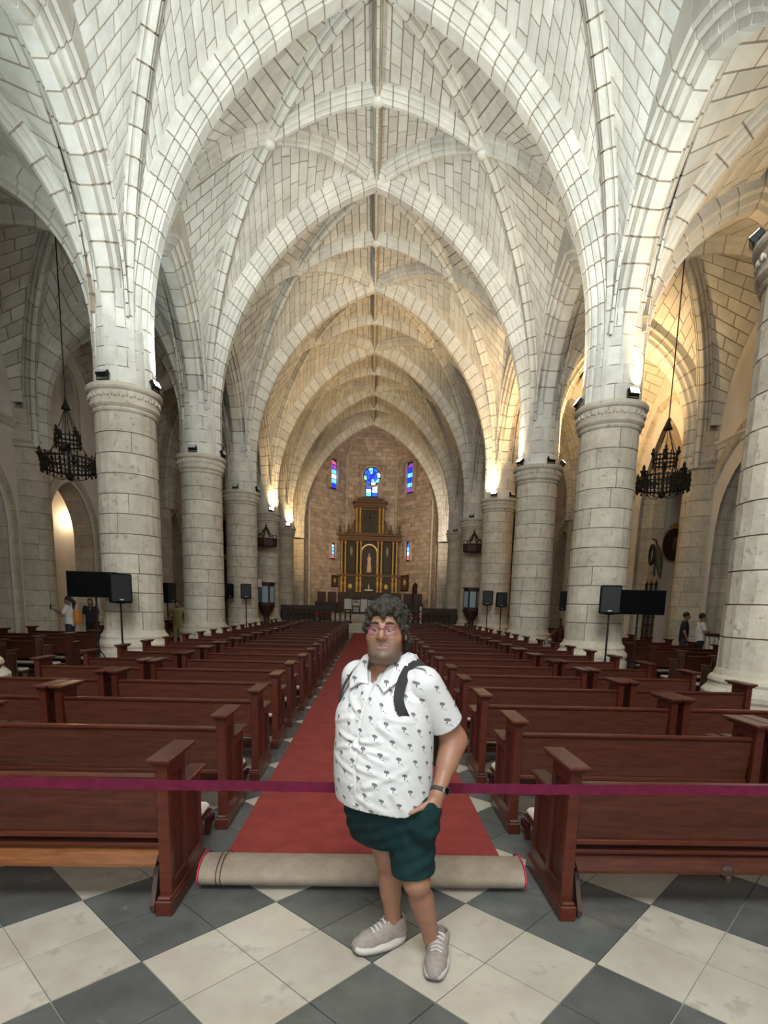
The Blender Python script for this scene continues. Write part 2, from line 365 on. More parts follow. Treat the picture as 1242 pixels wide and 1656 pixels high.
for k in range(-2, 6):
    ym = (yk(k) + yk(k + 1)) / 2
    for s in (-1, 1):
        t0, t1, d0, d1 = T(k, s), T(k + 1, s), D(k, k + 1, s), D(k + 1, k, s)
        ub = d0.u_at(d0.L / 2)
        if k > -2: voussoirs(t0, PT, .40, ribs, core)
        if k == 5: voussoirs(t1, PT, .40, ribs, core)
        for d in (d0, d1): voussoirs(d, PD, .46, ribs, core)
        ref = (AX, ym, 8)
        rim0 = lambda u, d0=d0, d1=d1, ub=ub: (d0 if u < ub else d1).offb(u, .34, ub)
        rim1 = lambda u, d0=d0, d1=d1, ub=ub: (d1 if u < ub else d0).offb(u, .34, ub)
        for tr, rim, sy in ((t0, rim0, .47), (t1, rim1, -.47)):
            cell(lambda u, tr=tr, sy=sy: tr.off(u, .37) + np.array([0, sy, 0]), rim, .04, .985, .30, .52, web, back, ref)
        # inner cells up to the transverse rib through the crown
        zb = d0.off(ub, 0)[2]; xb = HA / 2
        def lier(u, d, ub=ub, zb=zb, ym=ym, xb=xb, s=s):
            x = abs(d.off(u, 0)[0] - AX); t = 1 - min(1, x / xb); return np.array([AX + s * x, ym, zb + (ZM - zb) * t + .16 * math.sin(PI * t) + .34])
        for d in (d1, d0):
            cell(lambda u, d=d, ub=ub: d.offb(u, .34, ub), lambda u, d=d: lier(u, d), ub + .002, .995, .30, .52, web, back, ref)
        ln = Line((AX + s * xb, ym, zb), (AX, ym, ZM), .16); voussoirs(ln, PD, .44, ribs, core)
        rd = Line((AX, yk(k) if s < 0 else yk(k + 1), ZA + .05), (AX, ym, ZM + .03)); voussoirs(rd, [(w * .55, d * .8) for w, d in PD], .5, ribs, core)
        bosses += [(AX + s * xb, ym, zb)] + ([(AX, ym, ZM)] if s < 0 else [])
        # cells beside the arcade and the arcade arch
        fx = AX + s * (HA - .42)
        for kk, dd in ((k, d0), (k + 1, d1)):
            fo = Arc((fx, yk(kk)), (fx, ym), .62, Z0, 11.85)
            cell(lambda u, fo=fo: fo.off(u, .02), lambda u, dd=dd, ub=ub: dd.offb(u * ub, .34, ub), .04, 1, .30, .50, web, back, ref)
            ar = Arc((AX + s * HA, yk(kk)), (AX + s * HA, ym), .60, 7.35, 10.55)
            if k > -2: voussoirs(ar, PA, .42, ribs, core)
            for o_ in (-.30, .30):
                us_ = np.linspace(0, 1, 13); lo_ = [ar.off(u, min(.35, .5 * u + .05)) for u in us_]
                spandrel.add([(p[0] + o_, p[1], p[2]) for p in lo_] + [(p[0] + o_, p[1], 13.2) for p in lo_], [(i, i + 1, 14 + i, 13 + i) for i in range(12)])
        # aisle vault
        xa = AX + s * AXA; xw = AX + s * (WX - .2); xc = AX + s * (HA + .42); zc = 11.0; ra = (xa, ym, 7.5)
        if k > -2:
            for kk in (k, k + 1):
                y = yk(kk)
                tc = Arc((AX + s * HA, y), (xa, y), .62, 7.35, 10.35); tw = Arc((xw, y), (xa, y), .62, 7.35, 10.35)
                if kk == k or k == 5:
                    voussoirs(tc, PW, .42, ribs, core); voussoirs(tw, PW, .42, ribs, core)
                dc = Arc((AX + s * HA, y), (xa, ym), .62, 7.35, zc); dw = Arc((xw, y), (xa, ym), .62, 7.35, zc)
                voussoirs(dc, PD, .48, ribs, core); voussoirs(dw, PD, .48, ribs, core)
                fa = Arc((xc, y), (xc, ym), .62, 7.35, 11.2); fw = Arc((AX + s * WX, y), (AX + s * WX, ym), .62, 7.35, 10.7)
                for a, b, da, db in ((tc, dc, .4, .34), (tw, dw, .4, .34), (fa, dc, .02, .34), (fw, dw, .05, .34)):
                    cell(lambda u, a=a, da=da: a.off(u, da), lambda u, b=b, db=db: b.offb(u, db, 1), .05, 1, .36, .66, web, back, ra)
            bosses.append((xa, ym, zc))
spandrel.build('spandrel_infill', 'stone', ceiling, kind='stuff')
place_pieces(web, 'vault_stone', 'stone', ceiling, 300)
place_pieces(ribs, 'rib_stone', 'stone_rib', ceiling, 300)
back.build('vault_mortar', 'mortar', ceiling); core.build('rib_mortar', 'mortar', ceiling)
bm_ = MB().lathe([(.0, -.05), (.10, -.05), (.16, .0), (.17, .06), (.13, .10), (.2, .16), (.2, .3)], 16).mesh('boss', 'stone_rib', True)
for b in bosses:
    if b[1] > 8: mesh_obj('boss', bm_, ceiling, b)
MB().box(-12.2, 12.2, -4.6, 44.5, 16.6, 16.8).build('light_block_top', 'mortar', ceiling)  # added unseen slab, keeps sky light from showing through gaps in the vaults
for s in (-1, 1): MB().box(AX + s * 11.6, AX + s * 11.9, -4.6, 44.5, 6.9, 16.7).build('light_block_side', 'mortar', ceiling)  # added unseen side slabs that shut out the same sky light
# ------------------------------------------------------------------ columns
shaft_blocks = []; rr = random.Random(3)
def ring_blocks(z0, z1, courses, r0, r1, nb, out, mt='stone_column'):
    for i in range(courses):
        a = z0 + (z1 - z0) * i / courses; b = z0 + (z1 - z0) * (i + 1) / courses; ph = rr.uniform(0, 2 * PI)
        ra, rb = r0 + (r1 - r0) * i / courses, r0 + (r1 - r0) * (i + 1) / courses
        cuts = [ph + 2 * PI * (j + rr.uniform(-.18, .18)) / nb for j in range(nb)]; cuts.append(cuts[0] + 2 * PI)
        for j in range(nb):
            t0, t1 = cuts[j] + .012, cuts[j + 1] - .012; n = 6; v = []; f = []; e = rr.uniform(-.003, .004)
            for h, r in ((a + .009, ra + e), (b - .009, rb + e)):
                for q in range(n + 1): t = t0 + (t1 - t0) * q / n; v.append((r * math.cos(t), r * math.sin(t), h))
            for h, r in ((a + .009, ra - .06), (b - .009, rb - .06)):
                for q in range(n + 1): t = t0 + (t1 - t0) * q / n; v.append((r * math.cos(t), r * math.sin(t), h))
            m = n + 1
            for q in range(n):
                f += [(q, q + 1, m + q + 1, m + q), (q, 2 * m + q, 2 * m + q + 1, q + 1), (m + q, m + q + 1, 3 * m + q + 1, 3 * m + q)]
            f += [(0, m, 3 * m, 2 * m), (n, 2 * m + n, 3 * m + n, m + n)]
            me = bpy.data.meshes.new('drum_block'); me.from_pydata(v, [], f); me.materials.append(MATS[mt]); out.append(me)
ring_blocks(.92, 5.66, 11, RC + .02, RC, 4, shaft_blocks)
spring_blocks = []; ring_blocks(6.17, 8.1, 5, RC - .02, RC - .05, 5, spring_blocks, 'stone_rib')
core_me = MB().lathe([(RC - .012, .5), (RC - .03, 5.8), (RC - .06, 6.1), (RC - .08, 8.3)], 28).mesh('shaft_core', 'mortar', True)
cap_me = MB().lathe([(r, z - .33) for r, z in ((.62, 5.97), (.67, 5.98), (.695, 6.02), (.67, 6.06), (.70, 6.08), (.735, 6.12), (.735, 6.17), (.715, 6.19), (.725, 6.23), (.735, 6.38), (.78, 6.41), (.80, 6.45), (.80, 6.50), (.77, 6.53), (.58, 6.55))], 40).mesh('capital', 'stone_column')
fz = MB()
for i in range(30):
    a = 2 * PI * i / 30; fz.ball((.735 * math.cos(a), .735 * math.sin(a), 5.975), .05, 8, 4, (.6, .6, 1.1))
    a += PI / 30; fz.ball((.735 * math.cos(a), .735 * math.sin(a), 5.94), .03, 6, 4)
frieze_me = fz.mesh('carved_frieze', 'stone_column', True)
base_me = MB().lathe([(.83, 0), (.83, .44), (.80, .46), (.80, .52), (.825, .56), (.825, .62), (.79, .66), (.76, .69), (.745, .73), (.76, .77), (.745, .81), (.70, .85), (.67, .93), (.6, .94)], 40).mesh('base', 'stone_column')
COLUMN_LABELS = {(0, -1): 'limestone column on the ponytail woman\'s side, only its moulded base edge showing',
    (0, 1): 'thick worn limestone column with pitted lower blocks on the boys\' side', (1, -1): 'limestone column with a black loudspeaker stand and screen before it, unlit floodlights on top',
    (1, 1): 'limestone column with two glowing yellow floodlights on its capital, screen and loudspeaker before it',
    (2, -1): 'limestone column beside the person in the yellow shirt', (2, 1): 'limestone column with three small floodlights, tall dark pole behind its edge',
    (3, -1): 'limestone column with a loudspeaker standing before it and slim lamp bar on top', (3, 1): 'limestone column with orange-lit arch springing above, twin loudspeakers before it'}
for k in range(0, 6):
    for s in (-1, 1):
        c = empty('column', (AX + s * HA, yk(k), 0), rr.uniform(0, 6.28), COLUMN_LABELS.get((k, s), 'round limestone column in the row next to the altar'), 'column', 'nave columns')
        mesh_obj('base', base_me, c); mesh_obj('shaft_core', core_me, c); mesh_obj('capital', cap_me, c); mesh_obj('carved_frieze', frieze_me, c)
        for me in shaft_blocks + spring_blocks: mesh_obj('drum_block', me, c)
# ------------------------------------------------------------------ aisle walls, chapels, windows
def arch_z(y, yc, hw, zs, za):
    rise = za - zs; c = (hw * hw - rise * rise) / (2 * hw); r = hw - c; d = abs(y - yc)
    return zs + math.sqrt(max(0, r * r - (d - c) ** 2)) if d <= hw else None
PSUR = [(-.07, .40), (-.07, .16), (.02, .12), (.06, .03), (.14, 0), (.75, 0), (.75, .40)]
PSUR2 = [(-.08, .95), (-.08, .62), (0, .58), (.05, .42), (.22, .40), (.27, .24), (.45, .22), (.5, .06), (.6, 0), (1.1, 0), (1.1, .95)]
# bay: (centre offset, half width, spring, apex, chapel depth, chapel wall material, surround profile)
OPEN = {(-1, -1): (0, 1.5, 3.8, 5.8, 3, 'plaster', PSUR), (-1, 0): (0, 1.5, 3.8, 5.8, 3, 'plaster', PSUR), (-1, 1): (.1, 1.55, 3.9, 5.8, 3.2, 'plaster', PSUR), (-1, 2): (-.2, 1.55, 3.9, 5.85, 3.2, 'plaster', PSUR),
        (-1, 3): (0, 1.4, 3.9, 5.9, 3, 'plaster', PSUR), (-1, 4): (-.3, 1.35, 4.4, 6.5, 2.0, 'stone_column', PSUR), (-1, 5): (0, 1.4, 3.9, 5.9, 2.5, 'plaster', PSUR),
        (1, -1): (0, 1.5, 3.8, 5.8, 3, 'plaster', PSUR), (1, 0): (0, 1.5, 3.8, 5.8, 3, 'plaster', PSUR), (1, 1): (.25, 1.75, 4.2, 6.6, 2.6, 'plaster', PSUR2), (1, 2): (0, 1.75, 5.4, 8.9, 3.4, 'plaster', PSUR2),
        (1, 3): (0, 1.5, 3.9, 6.0, 3, 'plaster_cream', PSUR), (1, 4): (-.4, 1.5, 4.2, 6.1, 2.4, 'plaster_cream', PSUR), (1, 5): (0, 1.4, 3.9, 5.9, 2.5, 'plaster', PSUR)}
# window: (side, bay): (centre y, half width, sill, spring, apex)
WIN = {(-1, 2): (22.3, .42, 7.55, 9.0, 9.75), (-1, 4): (32.2, .6, 7.5, 8.9, 9.7), (1, 4): (32.6, .8, 7.4, 8.8, 9.8), (-1, 1): (16.4, .42, 7.55, 9.0, 9.75), (1, 1): (16.2, .42, 7.7, 8.9, 9.6)}
pier_blocks = []; ring_blocks(0.35, 6.25, 12, .60, .585, 4, pier_blocks)
pier_top = []; ring_blocks(6.5, 7.4, 2, .575, .56, 4, pier_top)
pier_core = MB().lathe([(.585, 0), (.565, 6.3), (.545, 7.3), (.3, 7.6)], 20).mesh('pier_core', 'mortar', True)
pier_ring = MB().lathe([(.6, 6.25), (.65, 6.28), (.65, 6.34), (.62, 6.37), (.66, 6.42), (.69, 6.46), (.69, 6.5), (.57, 6.52)], 28).mesh('pier_moulding', 'stone_column')
pier_base = MB().lathe([(.74, 0), (.74, .22), (.70, .25), (.70, .3), (.62, .36)], 28).mesh('pier_base', 'stone_column')
nwin = 0
for s in (-1, 1):
    side = 'left' if s < 0 else 'right'; fx = AX + s * WX
    wall = empty('wall_' + side, label='white plastered aisle wall with arched chapels and half-round piers on the %s' % ('hanging tapestry-free side of the woman in a white T-shirt' if s < 0 else 'oval painting side'), cat='wall', kind='structure')
    if s < 0: wall['label'] = 'white plastered aisle wall with arched chapels behind the woman in the white T-shirt'
    else: wall['label'] = 'white plastered aisle wall with arched chapels behind the two standing boys'
    pl = MB(); stones = []; mort = MB()
    for k in range(-2, 6):
        y0, y1 = yk(k), yk(k + 1); op = OPEN.get((s, k)); wn = WIN.get((s, k)); ym = (y0 + y1) / 2
        ys = set([y0, y1])
        if op:
            yc = ym + op[0]; ys |= set(np.linspace(yc - op[1], yc + op[1], 25).tolist())
        if wn: ys |= set(np.linspace(wn[0] - wn[1], wn[0] + wn[1], 13).tolist())
        ys = sorted(ys)
        for a, b in zip(ys[:-1], ys[1:]):
            if b - a < 1e-5: continue
            m = (a + b) / 2; lo = [0, 0]; segs = []
            if op and abs(m - yc) < op[1]: lo = [arch_z(min(max(q, yc - op[1] + 1e-6), yc + op[1] - 1e-6), yc, *op[1:4]) for q in (a, b)]
            if wn and abs(m - wn[0]) < wn[1]:
                segs.append((lo, [wn[2]] * 2)); lo = [arch_z(min(max(q, wn[0] - wn[1] + 1e-6), wn[0] + wn[1] - 1e-6), wn[0], wn[1], *wn[3:5]) for q in (a, b)]
            segs.append((lo, [12.4] * 2))
            for l, h in segs: pl.add([(fx, a, l[0]), (fx, b, l[1]), (fx, b, h[1]), (fx, a, h[0])], [(0, 1, 2, 3)])
        if op:
            p = PathC(fx, yc, op[1], 0, op[2], op[3], s); n0 = len(stones); voussoirs(p, op[6], .46, stones, mort, .010, seg=2)
            d0 = .7; d1 = op[4] + .8; h = op[3] + .5; xa, xb = fx + s * d0, fx + s * d1; q0, q1 = y0 + .35, y1 - .35
            ch = MB(); ch.add([(xa, q0, 0), (xb, q0, 0), (xb, q1, 0), (xa, q1, 0), (xa, q0, h), (xb, q0, h), (xb, q1, h), (xa, q1, h)], [(0, 1, 5, 4), (1, 2, 6, 5), (2, 3, 7, 6), (4, 5, 6, 7)])
            ch.build('chapel_wall', op[5], wall)
            MB().add([(fx + s * .02, q0, .004), (xb, q0, .004), (xb, q1, .004), (fx + s * .02, q1, .004)], [(0, 1, 2, 3)]).build('chapel_floor', 'marble_white', wall)
        if wn:
            nwin += 1; w = empty('window_%d' % nwin, label={(-1, 2): 'dark pointed lancet window above the chapel where the lamp glows', (-1, 4): 'leaded pointed window above the golden stone arch', (1, 4): 'pointed window with violet and pink panes near the iron balcony', (-1, 1): 'pointed lancet window above the chapel nearest the teal-shirted person', (1, 1): 'pointed lancet window above the balustraded chapel'}[(s, k)], cat='window', kind='structure')
            p = PathC(fx, wn[0], wn[1], wn[2], wn[3], wn[4], s)
            MB().add(*sweep(p, 0, p.len, [(-.03, .22), (-.03, .05), (.03, 0), (.5, -.10), (.5, .22)], 40)).build('window_frame', 'stone_column', w)
            MB().add([(fx, wn[0] - wn[1], wn[2]), (fx, wn[0] + wn[1], wn[2]), (fx + s * .5, wn[0] + wn[1] * .8, wn[2] + .25), (fx + s * .5, wn[0] - wn[1] * .8, wn[2] + .25)], [(0, 1, 2, 3)]).build('window_sill', 'stone_column', w)
            st = (s > 0 and k == 4)
            nz = 7
            for i in range(2):
                for j in range(nz):
                    ya = wn[0] + wn[1] * (-1 + i) * .98 + .03; yb = ya + wn[1] * .98 - .05; za_ = wn[2] + .05 + (wn[4] - wn[2]) * j / nz; zb_ = za_ + (wn[4] - wn[2]) / nz - .03
                    tp = min(arch_z(min(max(q, wn[0] - wn[1] + .001), wn[0] + wn[1] - .001), wn[0], wn[1], wn[3], wn[4]) for q in (ya, yb))
                    zb_ = min(zb_, tp)
                    if zb_ - za_ < .05: continue
                    MB().box(fx + s * .46, fx + s * .475, ya, yb, za_, zb_).build('pane', ('glass_violet', 'glass_pale', 'glass_red')[j % 3] if st and i == 1 else ('glass_dark' if k < 3 else 'retablo_brown'), w)
            MB().box(fx + s * .48, fx + s * .52, wn[0] - wn[1], wn[0] + wn[1], wn[2], wn[4]).build('lead_bars', 'lead', w)
        if k > -2:
            for me in [pier_core, pier_ring, pier_base]: mesh_obj(me.name.split('.')[0], me, wall, (fx - s * .06, y0, 0))
            rz = rr.uniform(0, 6.28)
            for me in pier_blocks + pier_top:
                mesh_obj('pier_block', me, wall, (fx - s * .06, y0, 0), rz)
    o = pl.build('plaster', 'plaster', wall)
    place_pieces(stones, 'arch_stone', 'stone_gold' if False else 'stone_column', wall, 200); mort.build('joint_mortar', 'mortar', wall)
    tr = empty('trim_%d' % (1 if s < 0 else 2), label='narrow stone cornice along the aisle wall behind %s' % ('the ponytail woman' if s < 0 else 'the two boys'), cat='cornice', kind='structure')
    for k in range(-1, 6):
        if (s, k) == (1, 2): continue
        MB().prism([(fx + s * .02, 6.78), (fx - s * .05, 6.82), (fx - s * .07, 6.92), (fx - s * .13, 7.0), (fx - s * .13, 7.06), (fx + s * .02, 7.08)], yk(k) + .5, yk(k + 1) - .5).build('cornice_length', 'stone_rib', tr)
# blind stone arch inside the chapel behind the woman
# ------------------------------------------------------------------ east end: aisle ends, apse, west wall
for s in (-1, 1):
    w = empty('wall_back_aisle_' + ('left' if s < 0 else 'right'), label='stone end wall of the aisle beside the sanctuary arch', cat='wall', kind='structure', group='aisle end walls')
    st = []; bk = MB(); x0, x1 = AX + s * 4.95, AX + s * 11.3
    cell(lambda u: np.array([x0, 42.35, u * 12.6]), lambda u: np.array([x1, 42.35, u * 12.6]), 0, 1, .45, .8, st, bk, (AX, 30, 5))
    cell(lambda u: np.array([x0, 42.35, u * 9.5]), lambda u: np.array([x0, 43.6, u * 9.5]), 0, 1, .45, .62, st, bk, (AX, 43, 5))
    place_pieces(st, 'wall_stone', 'stone_column', w, 0); bk.build('joint_mortar', 'mortar', w)
wb = empty('wall_back', label='rough warm stone apse wall with coloured glass windows behind the altarpiece', cat='wall', kind='structure')
AP = [(-4.95, 43.4), (-4.75, 44.6), (-2.05, 48.6), (2.05, 48.6), (4.75, 44.6), (4.95, 43.4)]
AP = [(AX - .06 + x, y) for x, y in AP]
def face_frame(i, t, off=0):                 # point on apse face i at parameter t, off = towards the room
    a, b = np.array(AP[i]), np.array(AP[i + 1]); p = a + (b - a) * t; d = (b - a) / np.linalg.norm(b - a); n = np.array([-d[1], d[0]])
    if np.dot(n, np.array([AX, 44]) - p) < 0: n = -n
    return p + n * off, d, n
AWIN = [(2, .5, .66, 10.45, 12.75), (1, .60, .40, 10.75, 12.9), (3, .40, .40, 10.6, 12.85), (1, .60, .26, 5.25, 6.4), (3, .40, .26, 5.25, 6.65)]
st = []; bk = MB()
for i in range(5):
    a, b = AP[i], AP[i + 1]; L = math.dist(a, b)
    def sk(c, q, i=i):
        for fi, t, hw, z0, z1 in AWIN:
            if fi == i:
                p, d, n = face_frame(fi, t)
                if any(abs(np.dot(np.array(w[:2]) - p, d)) < hw + .1 and z0 - .1 < w[2] < z1 + .1 for w in list(q) + [c]): return True
        return False
    cell(lambda u, a=a: np.array([a[0], a[1], u * 13.0]), lambda u, b=b: np.array([b[0], b[1], u * 13.0]), 0, 1, .34, .6, st, bk, (AX, 44, 5), skip=sk)
    # vault of the apse: courses closing towards the crown
    ap = np.array([AX - .06, 44.2, 15.6])
    def up(P): return lambda u, P=P: np.array([P[0] + (ap[0] - P[0]) * (1 - math.cos(u * PI / 2)), P[1] + (ap[1] - P[1]) * (1 - math.cos(u * PI / 2)), 13.0 + (ap[2] - 13.0) * math.sin(u * PI / 2)])
    cell(up(a), up(b), 0, .97, .34, .6, st, bk, (AX, 44, 8))
place_pieces(st, 'wall_stone', 'stone_apse', wb, 300); bk.build('joint_mortar', 'mortar', wb)
for i in (1, 3):
    (p0, d, n), (p1, _, _) = face_frame(i, 0, .0), face_frame(i, 1, 0)
    MB().add(*sweep(Line((p0[0], p0[1], 9.15), (p1[0], p1[1], 9.15)), 0, math.dist(p0, p1), [(-.16, -.08), (-.16, .0), (-.1, .1), (.16, .1), (.16, -.08)], 1)).build('cornice_length', 'stone_column', wb)
for i in range(1, 5):
    x, y = AP[i]
    MB().tube([(x, y, 0), (x, y, 13.0)] + [tuple(np.array([x + (ap[0] - x) * (1 - math.cos(u * PI / 2)), y + (ap[1] - y) * (1 - math.cos(u * PI / 2)), 13 + 2.6 * math.sin(u * PI / 2)])) for u in (.2, .4, .6, .8, 1)], .13, 8).build('rib', 'stone_column', wb)
GL = ['glass_blue', 'glass_cobalt', 'glass_sky', 'glass_blue', 'glass_violet', 'glass_pale', 'glass_sky']
for wi, (fi, t, hw, z0, z1) in enumerate(AWIN):
    nwin += 1; p, d, n = face_frame(fi, t, .05); rz = math.atan2(d[1], d[0])
    lab = ['blue stained-glass rose over twin lancets above the altarpiece', 'tall blue stained-glass window high in the apse, red pane at its head', 'tall dark-blue and violet stained-glass window high in the apse', 'small slit window with pale blue glass low in the apse, pink at its foot', 'small slit window with bright sky-blue glass low in the apse'][wi]
    w = empty('window_%d' % nwin, (p[0], p[1], z0), rz, lab, 'window', kind='structure'); H = z1 - z0
    def pane(poly, m, y=0.): MB().prism(poly, y, y + .02).build('pane', m, w)
    if wi == 0:
        R = .70; cz = H - R
        MB().prism([(-.52, 0)] + [(-.52, cz - .54)] + [(.75 * math.cos(a), cz + .75 * math.sin(a)) for a in [PI * 1.26 - 2 * PI * .88 * i / 30 for i in range(31)]] + [(.52, cz - .54), (.52, 0)], .03, .05).build('lead_bars', 'lead', w)
        for sx in (-1, 1): MB().box(sx * .52, sx * .92, -.02, .05, -.15, cz - .5, .02).build('window_frame', 'stone_apse', w); MB().box(sx * .80, sx * 1.02, -.02, .05, cz - .5, H + .15, .02).build('window_frame', 'stone_apse', w)
        pane([(.17 * math.cos(2 * PI * j / 10), cz + .17 * math.sin(2 * PI * j / 10)) for j in range(10)], 'glass_cobalt')
        for j in range(8):
            a = 2 * PI * j / 8 + .2
            pane([(rr_ * math.cos(a + e), cz + rr_ * math.sin(a + e)) for rr_, e in ((.21, -.3), (.40, -.36), (.42, 0), (.40, .36), (.21, .3))], GL[j % 4])
            pane([(rr_ * math.cos(a + e), cz + rr_ * math.sin(a + e)) for rr_, e in ((.45, -.33), (.66, -.30), (.70, 0), (.66, .30), (.45, .33), (.47, 0))], ['glass_pale', 'glass_blue', 'glass_sky', 'glass_blue', 'glass_green', 'glass_blue', 'glass_pale', 'glass_sky'][j])
        for sx in (-1, 1):
            for j in range(3): pane([(sx * .06, .05 + j * .28), (sx * .46, .05 + j * .28), (sx * .46, .29 + j * .28), (sx * .06, .29 + j * .28)], ['glass_sky', 'glass_pale', 'glass_blue'][j] if sx < 0 else ['glass_blue', 'glass_pale', 'glass_pale'][j])
        MB().lathe([(.74, -.1), (.80, -.1), (.88, .05), (.74, .05)], 40, cap=False).build('window_frame', 'stone_apse', w).matrix_local = Matrix.Translation((0, -.02, cz)) @ Matrix.Rotation(PI / 2, 4, 'X')
    else:
        MB().box(-hw - .08, hw + .08, .03, .08, -.08, H + .08).build('lead_bars', 'lead', w)
        nj = 6 if hw > .3 else 4
        for j in range(nj):
            for sx in ((-1, 1) if hw > .3 else (0,)):
                a, b = (sx * .03, sx * hw * .9) if sx else (-hw * .6, hw * .6); za_ = H * j / nj + .03; zb_ = H * (j + 1) / nj - .03
                poly = [(a, za_), (b, za_), (b, zb_), (a, zb_)]
                if j == nj - 1: poly = [(a, za_), (b, za_), (b * .8, (za_ + zb_) / 2), ((a + b) / 2 if not sx else a, zb_)] + ([(a * .8, (za_ + zb_) / 2)] if not sx else [])
                pick = {1: ['glass_cobalt', 'glass_sky', 'glass_pale', 'glass_sky', 'glass_violet', 'glass_red'], 2: ['glass_violet', 'glass_sky', 'glass_cobalt', 'glass_sky', 'glass_cobalt', 'glass_violet'], 3: ['glass_red', 'glass_sky', 'glass_sky', 'glass_pale'], 4: ['glass_red', 'glass_pale', 'glass_sky', 'glass_blue']}[wi][j]
                pane(poly, pick)
        for sx in (-1, 1): MB().box(sx * (hw + .02), sx * (hw + .16), -.16, .06, -.05, H + .05).build('window_frame', 'stone_apse', w)
wf = empty('wall_front', label='plain west wall behind the visitor', cat='wall', kind='structure')
MB().box(-12, 12, -4.6, -4.2, -.1, 15).build('plaster', 'plaster', wf)
# raised sanctuary, its steps are pieces of the floor
for i, (y, z) in enumerate(((31.9, .17), (32.25, .34), (32.6, .50), (36.9, .66), (37.25, .80), (37.6, .95))):
    MB().box(AX - 10.9, AX + 10.9, y, 49, z - .17, z, .015).build('step', 'marble_white' if i % 3 == 2 else 'stone_column', floor)
# ------------------------------------------------------------------ carpet, roll, barrier belt
rug = empty('carpet_runner', (0, 3.2, 0), label='red carpet runner down the aisle with its near end rolled up', cat='carpet')
b = MB(); N = 90
for i in range(N + 1):
    y = (28.3) * i / N; t = i / N; z = .011 + .003 * math.sin(i * 1.7) ; xl, xr = -.93 - .05 * t, .90 + .04 * t
    for x, zz in ((xl, 0), (xl, z - .002), (xl + .02, z), ((xl + xr) / 2, z + .002), (xr - .02, z), (xr, z - .002), (xr, 0)): b.v.append((x, y, zz))
for i in range(N):
    for j in range(6): b.f.append([i * 7 + j, i * 7 + j + 1, (i + 1) * 7 + j + 1, (i + 1) * 7 + j])
b.build('runner', 'carpet_red', rug)
def spiral(x0, x1, t0, t1, th):
    v = []; f = []; n = 120
    for i in range(n + 1):
        a = 2 * PI * 3.1 * i / n; sc = 1 - .24 * a / (2 * PI)
        for r in (sc, sc - th): v.append((-.5 * PI + a, r))
    return v
def roll_part(x0, x1, lo, hi, m, name, kind=None):
    q = MB(); n = 110
    for i in range(n + 1):
        a = -PI / 2 + .35 + 2 * PI * 3.05 * i / n; k = 1 - .115 * (2 * PI * 3.05 * i / n) / PI
        for e in (lo, hi):
            ry, rz = (.155 * k - e), (.083 * k - e)
            for x in (x0, x1): q.v.append((x, -.01 - ry * math.cos(a - 0) * 1.0, .085 + rz * math.sin(a)))
    for i in range(n):
        o = i * 4; p = o + 4
        q.f += [[o, o + 1, p + 1, p], [o + 2, p + 2, p + 3, o + 3], [o, p, p + 2, o + 2], [o + 1, o + 3, p + 3, p + 1]]
    return q.build(name, m, rug, smooth=False)
roll_part(-.97, .935, 0, .006, 'carpet_back', 'rolled_backing'); roll_part(-.972, .937, .0062, .011, 'carpet_edge', 'rolled_pile')
for x in (-.975, .933):
    q = MB(); n = 40
    for i in range(n + 1):
        a = -PI / 2 + 2 * PI * i / n
        for e in (-.004, .004):
            for dx in (0, .008): q.v.append((x + dx, -.01 - (.155 + e) * math.cos(a), .0865 + (.0825 + e) * math.sin(a)))
    for i in range(n):
        o = i * 4; p = o + 4; q.f += [[o, o + 1, p + 1, p], [o + 2, p + 2, p + 3, o + 3], [o, p, p + 2, o + 2], [o + 1, o + 3, p + 3, p + 1]]
    q.build('edge_binding', 'carpet_edge', rug)
for x in (-.87, -.845):
    q = MB(); n = 40
    for i in range(n + 1):
        a = -PI / 2 + 2 * PI * i / n
        for dx in (0, .005): q.v.append((x + dx, -.01 - .1562 * math.cos(a), .0855 + .0842 * math.sin(a)))
    for i in range(n): o = i * 2; q.f.append([o, o + 1, o + 3, o + 2])
    q.build('seam', 'wood_dark', rug)
bar = empty('belt_barrier', (0, 2.685, 0), label='maroon belt barrier stretched across the aisle behind the standing man', cat='barrier')
q = MB(); n = 40
for i in range(n + 1):
    x = -3.2 + 6.4 * i / n; sag = .020 * (1 - ((x - .1) / 3.2) ** 2) * -1 + .006 * x
    for y in (-.0015, .0015):
        for z in (.753, .806): q.v.append((x, y + .004 * math.sin(i * .9), z + sag + .012))
for i in range(n):
    o = i * 4; p = o + 4; q.f += [[o, o + 1, p + 1, p], [o + 2, p + 2, p + 3, o + 3], [o, p, p + 2, o + 2], [o + 1, o + 3, p + 3, p + 1]]
q.build('belt', 'belt', bar)
for x in (-3.22, 3.22):
    MB().lathe([(.12, 0), (.12, .02), (.04, .04), (.025, .06), (.025, .86), (.035, .87), (.035, .92), (0, .93)], 20, (x, 0, 0)).build('post', 'black_metal', bar, smooth=False)
